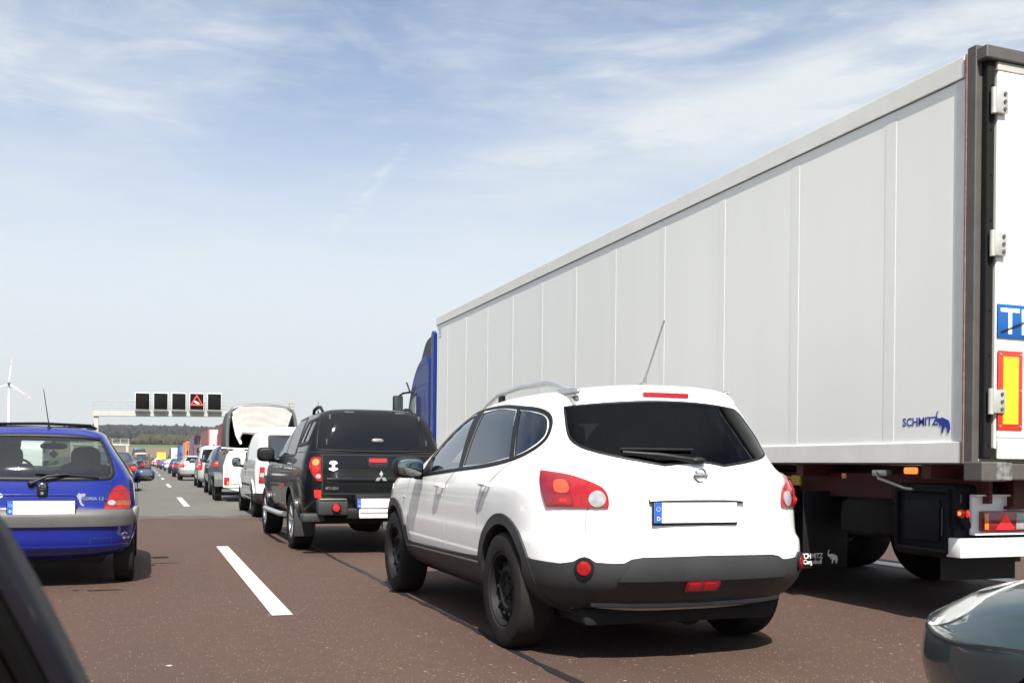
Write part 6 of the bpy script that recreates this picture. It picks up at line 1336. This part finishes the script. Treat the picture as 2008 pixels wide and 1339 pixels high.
far = [('hatch', 2.55, 75, (.035, .034, .038), 'charcoal hatchback ahead of the silver rounded hatchback'), ('hatch', 2.7, 98, (.012, .03, .13), 'dark blue hatchback ahead of the charcoal hatchback'),
       ('hatch', 2.75, 128, (.62, .58, .57), 'pale pinkish-white hatchback ahead of the dark blue hatchback'), ('hatch', 2.6, 150, (.02, .12, .34), 'bright mid-blue hatchback beyond the pale hatchback'),
       ('sedan', 2.8, 168, (.10, .10, .11), 'dark grey saloon beyond the bright mid-blue hatchback'), ('hatch', 2.6, 184, (.28, .03, .03), 'red hatchback in the far part of the middle lane'),
       ('suv', 2.8, 200, (.05, .05, .055), 'black off-roader small in the distance behind the red hatchback'), ('sedan', 2.7, 218, (.5, .5, .5), 'pale silver saloon small in the distance of the middle lane'),
       ('van', 2.7, 236, (.65, .65, .64), 'white van small in the distance of the middle lane'), ('hatch', 2.7, 254, (.03, .05, .12), 'navy hatchback near the far end of the middle lane'), ('sedan', 2.8, 272, (.3, .03, .03), 'dark red saloon near the far end of the middle lane'), ('hatch', 2.7, 292, (.6, .6, .6), 'white hatchback at the far end of the middle lane')]
for k, x, y, c, lb in far: traffic(k, x, y, c, lb, detail=0, group='cars far ahead in the middle lane', kz=1.02)
g2 = 'cars ahead in the left lane'
traffic('sedan', -1.22, 38.3, (.045, .046, .052), 'dark grey saloon with lit brake lamps just ahead of the blue hatchback', detail=1, kx=1.0, kz=1.06, group=g2)
traffic('hatch', -1.05, 84, (.022, .024, .03), 'black small car between the dark grey saloon and the brown van', detail=0, kz=1.05, group=g2)
traffic('van', -.55, 108, (.19, .13, .095), 'tall metallic brown van in the left lane, taller than the cars before it', name='people_carrier', cat='van', detail=0, kz=1.12, kx=1.03, group=g2, metal=.55)
traffic('van', -1.0, 134, (.05, .055, .07), 'dark high-roofed van whose roof shows above the brown van', name='people_carrier', cat='van', detail=0, kz=1.55, kx=1.0, group=g2)
traffic('van', -.2, 170, (.7, .7, .7), 'white van just to the right of the brown van, farther off', name='panel_van', cat='van', detail=0, kz=1.3, group=g2)
for y, c, lb in ((196, (.08, .08, .09), 'grey hatchback far off in the left lane'), (216, (.55, .55, .55), 'silver hatchback far off in the left lane'), (238, (.25, .03, .03), 'dark red hatchback far off in the left lane'), (262, (.03, .04, .09), 'blue-black hatchback at the far end of the left lane')):
    traffic('hatch', -.9, y, c, lb, detail=0, group='cars far ahead in the left lane')
def lorry(x, y, side, rear, label, L=13.2, H=3.95, frame_c=None, cab=(.3, .3, .32), curtain=True, wid=2.5, top_c=None):
    t = thing('lorry', label, 'lorry', (x+CURVE(y), y, 0), math.atan(2*2.2e-5*max(0, y+6-100)) if y > 100 else 0, 'lorries ahead in the right lane')
    W = wid; f = lambda n, c, **k: mat('lorry_%s_%d_%d_%d' % (n, *[int(v*999) for v in c]), c, rough=.5, noise=.15, nscale=1.2, **k)
    b = MB(); b.box((0, L/2, (H+1.1)/2), (W-.04, L-.1, H-1.1), bev=.03); bd = b.build('box_body', f('side', side), t, smooth=False)
    b = MB(); b.box((0, -.0, (H+1.1)/2), (W-.16, .06, H-1.28), bev=.01); dr = b.build('rear_doors', f('rear', rear), t, smooth=False)
    b = MB(); b.box((0, -.035, (H+1.1)/2), (.02, .02, H-1.35)); b.build('door_gap', 'gap', dr, smooth=False)
    fc = frame_c or side
    for s in (-1, 1):
        b = MB(); b.box((s*(W/2-.045), .0, (H+1.1)/2), (.10, .10, H-1.08)); b.build('rear_post', f('frame', fc), t, smooth=False)
        for q in (-.45, .45):
            b = MB(); b.cyl((s*W*.25+q*.5, -.05, 1.25), (s*W*.25+q*.5, -.05, H-.15), .02, seg=6); b.build('lock_rod', 'alu', dr)
    b = MB(); b.box((0, .0, H-.03), (W, .12, .14)); b.box((0, L/2, H+.005), (W-.02, L, .02)); b.build('roof_frame', f('top', top_c or fc), t, smooth=False)
    if curtain:
        for s in (-1, 1):
            for k in range(10): b = MB(); b.box((s*(W/2-.012), .8+k*(L-1.4)/9, (H+1.2)/2), (.02, .05, H-1.3)); b.build('curtain_buckle_strap', f('strap', tuple(v*.6 for v in side)), bd, smooth=False)
    b = MB(); b.box((0, L/2, .92), (.9, L-.4, .25)); b.box((0, .1, 1.02), (W-.1, .14, .16)); b.build('chassis', 'black', t, smooth=False)
    b = MB(); b.box((0, .25, .55), (W-.2, .1, .14)); bp = b.build('underride_bar', 'grey', t, smooth=False)
    for s in (-1, 1):
        b = MB(); b.box((s*(W/2-.32), .17, .78), (.42, .06, .14)); b.build('tail_lamp', 'redlit', t, smooth=False)
        for yy in (1.9, 3.2, 4.5): wheel(t, s*(W/2-.18), yy, .5, .34, s, 'alloy7', .3, seg=20)
        for yy in (L-2.6, L+1.2): wheel(t, s*(W/2-.18), yy, .5, .34, s, 'alloy7', .3, seg=20)
    y_ = -.03; b = MB(); b.box((0, y_+.28-.05, .72), (.52, .02, .12)); b.build('number_plate', 'plate', t, smooth=False)
    b = MB(); P = smooth_poly([(L+.2, .6, 1), (L+.2, 3.1), (L+.3, 3.35), (L+1.2, 3.3), (L+1.9, 2.8), (L+2.15, 1.9), (L+2.2, .5, 1)], 3); b.prism([tuple(p) for p in P], 'x', -W/2+.03, W/2-.03); cb = b.build('cab', paint('cab_%d_%d_%d' % tuple(int(v*999) for v in cab), cab), t)
    for s in (-1, 1):
        b = MB(); b.prism([(L+1.2, 1.9), (L+2.02, 1.9), (L+1.75, 2.6), (L+1.2, 2.65)], 'x', s*(W/2-.035), s*(W/2-.015)); b.build('side_window', 'glass', cb, smooth=False)
        b = MB(); b.box((s*(W/2+.16), L+1.9, 2.25), (.18, .12, .55), bev=.03); b.build('door_mirror', 'black', t)
    return t
lorry(6.35, 66.5, (.30, .045, .04), (.26, .045, .04), 'dark red box lorry, nearest of the lorries beyond the grey trailer', frame_c=(.5, .42, .38), cab=(.3, .04, .04))
lorry(6.02, 86, (.26, .11, .10), (.74, .73, .70), 'lorry with brownish-red curtain side and white rear doors', frame_c=(.55, .10, .07), cab=(.5, .5, .5), top_c=(.10, .08, .08))
lorry(6.0, 112, (.16, .165, .20), (.12, .08, .10), 'dark grey lorry with magenta stripe round its rear', frame_c=(.36, .03, .14), cab=(.1, .1, .12))
lorry(6.3, 145, (.55, .30, .16), (.62, .10, .04), 'orange and red lorry beyond the dark grey one', frame_c=(.70, .22, .05), cab=(.6, .2, .05))
lorry(6.5, 176, (.03, .10, .32), (.04, .12, .40), 'blue lorry just visible beside the orange and red lorry', cab=(.03, .1, .3))
lorry(6.1, 215, (.07, .06, .06), (.74, .72, .68), 'lorry with dark side and large plain white rear, far ahead', frame_c=(.62, .60, .56), cab=(.05, .05, .05))
lorry(5.0, 318, (.70, .33, .04), (.80, .55, .03), 'bright yellow lorry, farthest of the lorries in view', frame_c=(.72, .50, .05), cab=(.5, .3, .05))
t = lorry(-12.9, 128, (.70, .70, .69), (.72, .72, .71), 'white lorry on the opposite carriageway, seen through the rear window of the blue hatchback', cab=(.75, .75, .74), L=7.5, H=3.6); t.rotation_euler[2] = math.pi; t['group'] = 'oncoming traffic'; t.location = (-12.9, 138, 0)
# ---------------------------------------------------------------- grey-blue car close by at the lower right
def near_car():
    lv = scaled(HATCH_LV, 1.08, 1.20, .905); ys = max(r[2] for r in lv)
    t = thing('family_car', 'dark blue-grey car close behind the white crossover, only bonnet and headlamp in view', 'car', (NC[0], NC[1]-ys, 0))
    pm = paint('bluegrey_paint', (.045, .072, .080), metal=.3, rough=.4)
    body, S = body_obj(t, lv, pm, (0, 2.443*1.12), .33, .29, hw=.87)
    Ls = smooth_poly([(3.62, .60), (3.54, .685), (3.38, .735), (3.28, .74), (3.28, .66), (3.42, .60)], 5)
    for k in ('left', 'right'):
        hl = patch(S, 'head_lamp', k, Ls, mat('headlamp_clear', (.55, .56, .52), rough=.15, coat=1, noise=.5, nscale=14, dirt=(.18, .20, .20)), t, off=.004, step=.04)
        ribbons(S, 'panel_gap', [(k, smooth_poly([(3.62, .585), (3.3, .57), (3.05, .60), (2.75, .62)], 4, False)), (k, smooth_poly([(3.45, .74), (2.9, .82), (2.4, .86)], 4, False))], .010, 'gap', t)
        sg = 1 if k == 'right' else -1
        patch(S, 'side_window', k, smooth_poly([(2.0, .93, 1), (1.5, 1.13), (1.2, 1.21, 1), (.2, 1.20, 1), (.0, .95, 1)], 4), 'glass', t, off=.004, step=.08); mirror_part(t, sg*.97, 1.75, .93, sg, pm, .2, .13, .08, .02)
    patch(S, 'windscreen', 'front', [(-.64, .955), (.64, .955), (.55, 1.22), (-.55, 1.22)], 'glass', t, off=.004, step=.08)
    patch(S, 'rear_window', 'rear', [(-.6, .95), (.6, .95), (.55, 1.2), (-.55, 1.2)], 'glass', t, off=.004, step=.08)
    patch(S, 'grille', 'front', rrect(-.4, .50, .4, .60, .02), 'black', t, off=.004, step=.06)
    for y in (0, 2.443*1.12):
        for s in (-1, 1): wheel(t, s*.76, y, .285, .18, s, 'alloy', .19)
NC = (3.08, 2.86); near_car()
# ---------------------------------------------------------------- own car: windscreen pillar beside the camera
def own_car():
    t = thing('car_pillar', 'black windscreen pillar and window seal of the car the picture is taken from, lower left corner', 'car', (0, 0, 0))
    # the pillar runs forward and down beside the open window
    P = [Vector(p)+Vector((-.0056, .002, -.006)) for p in [(-0.1878, 0.7311, 1.1833), (-0.135, 0.7222, 1.1231), (-0.0898, 0.716, 1.0634), (-0.0713, 0.7198, 1.0266), (-0.056, 0.7248, 0.9931), (-0.0442, 0.7311, 0.9655), (-0.0313, 0.737, 0.9318), (-0.0111, 0.7402, 0.8794), (0.0167, 0.7405, 0.8037)]]
    n = Vector((-0.3481, -0.9375, 0.0))
    def sweep(name, prof, m):
        bm = bmesh.new(); rows = []
        for i, p in enumerate(P):
            tt = (P[min(i+1, len(P)-1)]-P[max(i-1, 0)]).normalized(); sd = tt.cross(n).normalized()
            rows.append([bm.verts.new(p+sd*a+n*b) for a, b in prof])
        for A, B in zip(rows, rows[1:]):
            for i in range(len(prof)): bm.faces.new((A[i], A[(i+1) % len(prof)], B[(i+1) % len(prof)], B[i]))
        bm.faces.new(rows[0][::-1]); bm.faces.new(rows[-1]); bmesh.ops.subdivide_edges(bm, edges=[e for e in bm.edges], cuts=1, smooth=.6, use_grid_fill=True)
        bmesh.ops.recalc_face_normals(bm, faces=bm.faces); me = bpy.data.meshes.new(name); bm.to_mesh(me); bm.free(); shade(me, 50); return link(name, me, m, t)
    s = 1
    sweep('pillar_edge', [(0, 0), (s*.004, .006), (s*.012, .008), (s*.016, 0), (s*.012, -.03), (0, -.02)], mat('pillar_paint', (.010, .010, .014), rough=.35, coat=.35, spec=.1))
    sweep('window_seal', [(s*.014, -.004), (s*.020, .012), (s*.030, .010), (s*.034, -.004), (s*.03, -.03), (s*.016, -.03)], mat('pillar_rubber', (.005, .005, .005), rough=.7, spec=.1))
    sweep('pillar', [(s*.031, -.012), (s*.037, .004), (s*.062, .012), (s*.070, -.002), (s*.066, -.04), (s*.034, -.04)], mat('pillar_trim', (.004, .0035, .003), rough=.6, spec=.1))
    sweep('inner_trim', [(s*.066, -.02), (s*.074, -.006), (s*.26, .0), (s*.27, -.05), (s*.08, -.06)], mat('inner_trim', (.003, .003, .003), rough=.9, spec=.05))
own_car()
# ---------------------------------------------------------------- air
def haze():
    b = MB(); b.box((0, 900, 84), (3000, 2400, 172)); o = b.build('haze', None, None, smooth=False); o['kind'] = 'stuff'; o.location.z = -3.5+1
    m = bpy.data.materials.new('haze'); m.use_nodes = True; nt = m.node_tree; nt.nodes.clear(); out = nt.nodes.new('ShaderNodeOutputMaterial'); v = nt.nodes.new('ShaderNodeVolumePrincipled')
    v.inputs['Color'].default_value = (.86, .92, 1, 1); v.inputs['Density'].default_value = .00010; v.inputs['Anisotropy'].default_value = .2; nt.links.new(v.outputs[0], out.inputs['Volume']); o.data.materials.append(m)
if HAZE: haze()
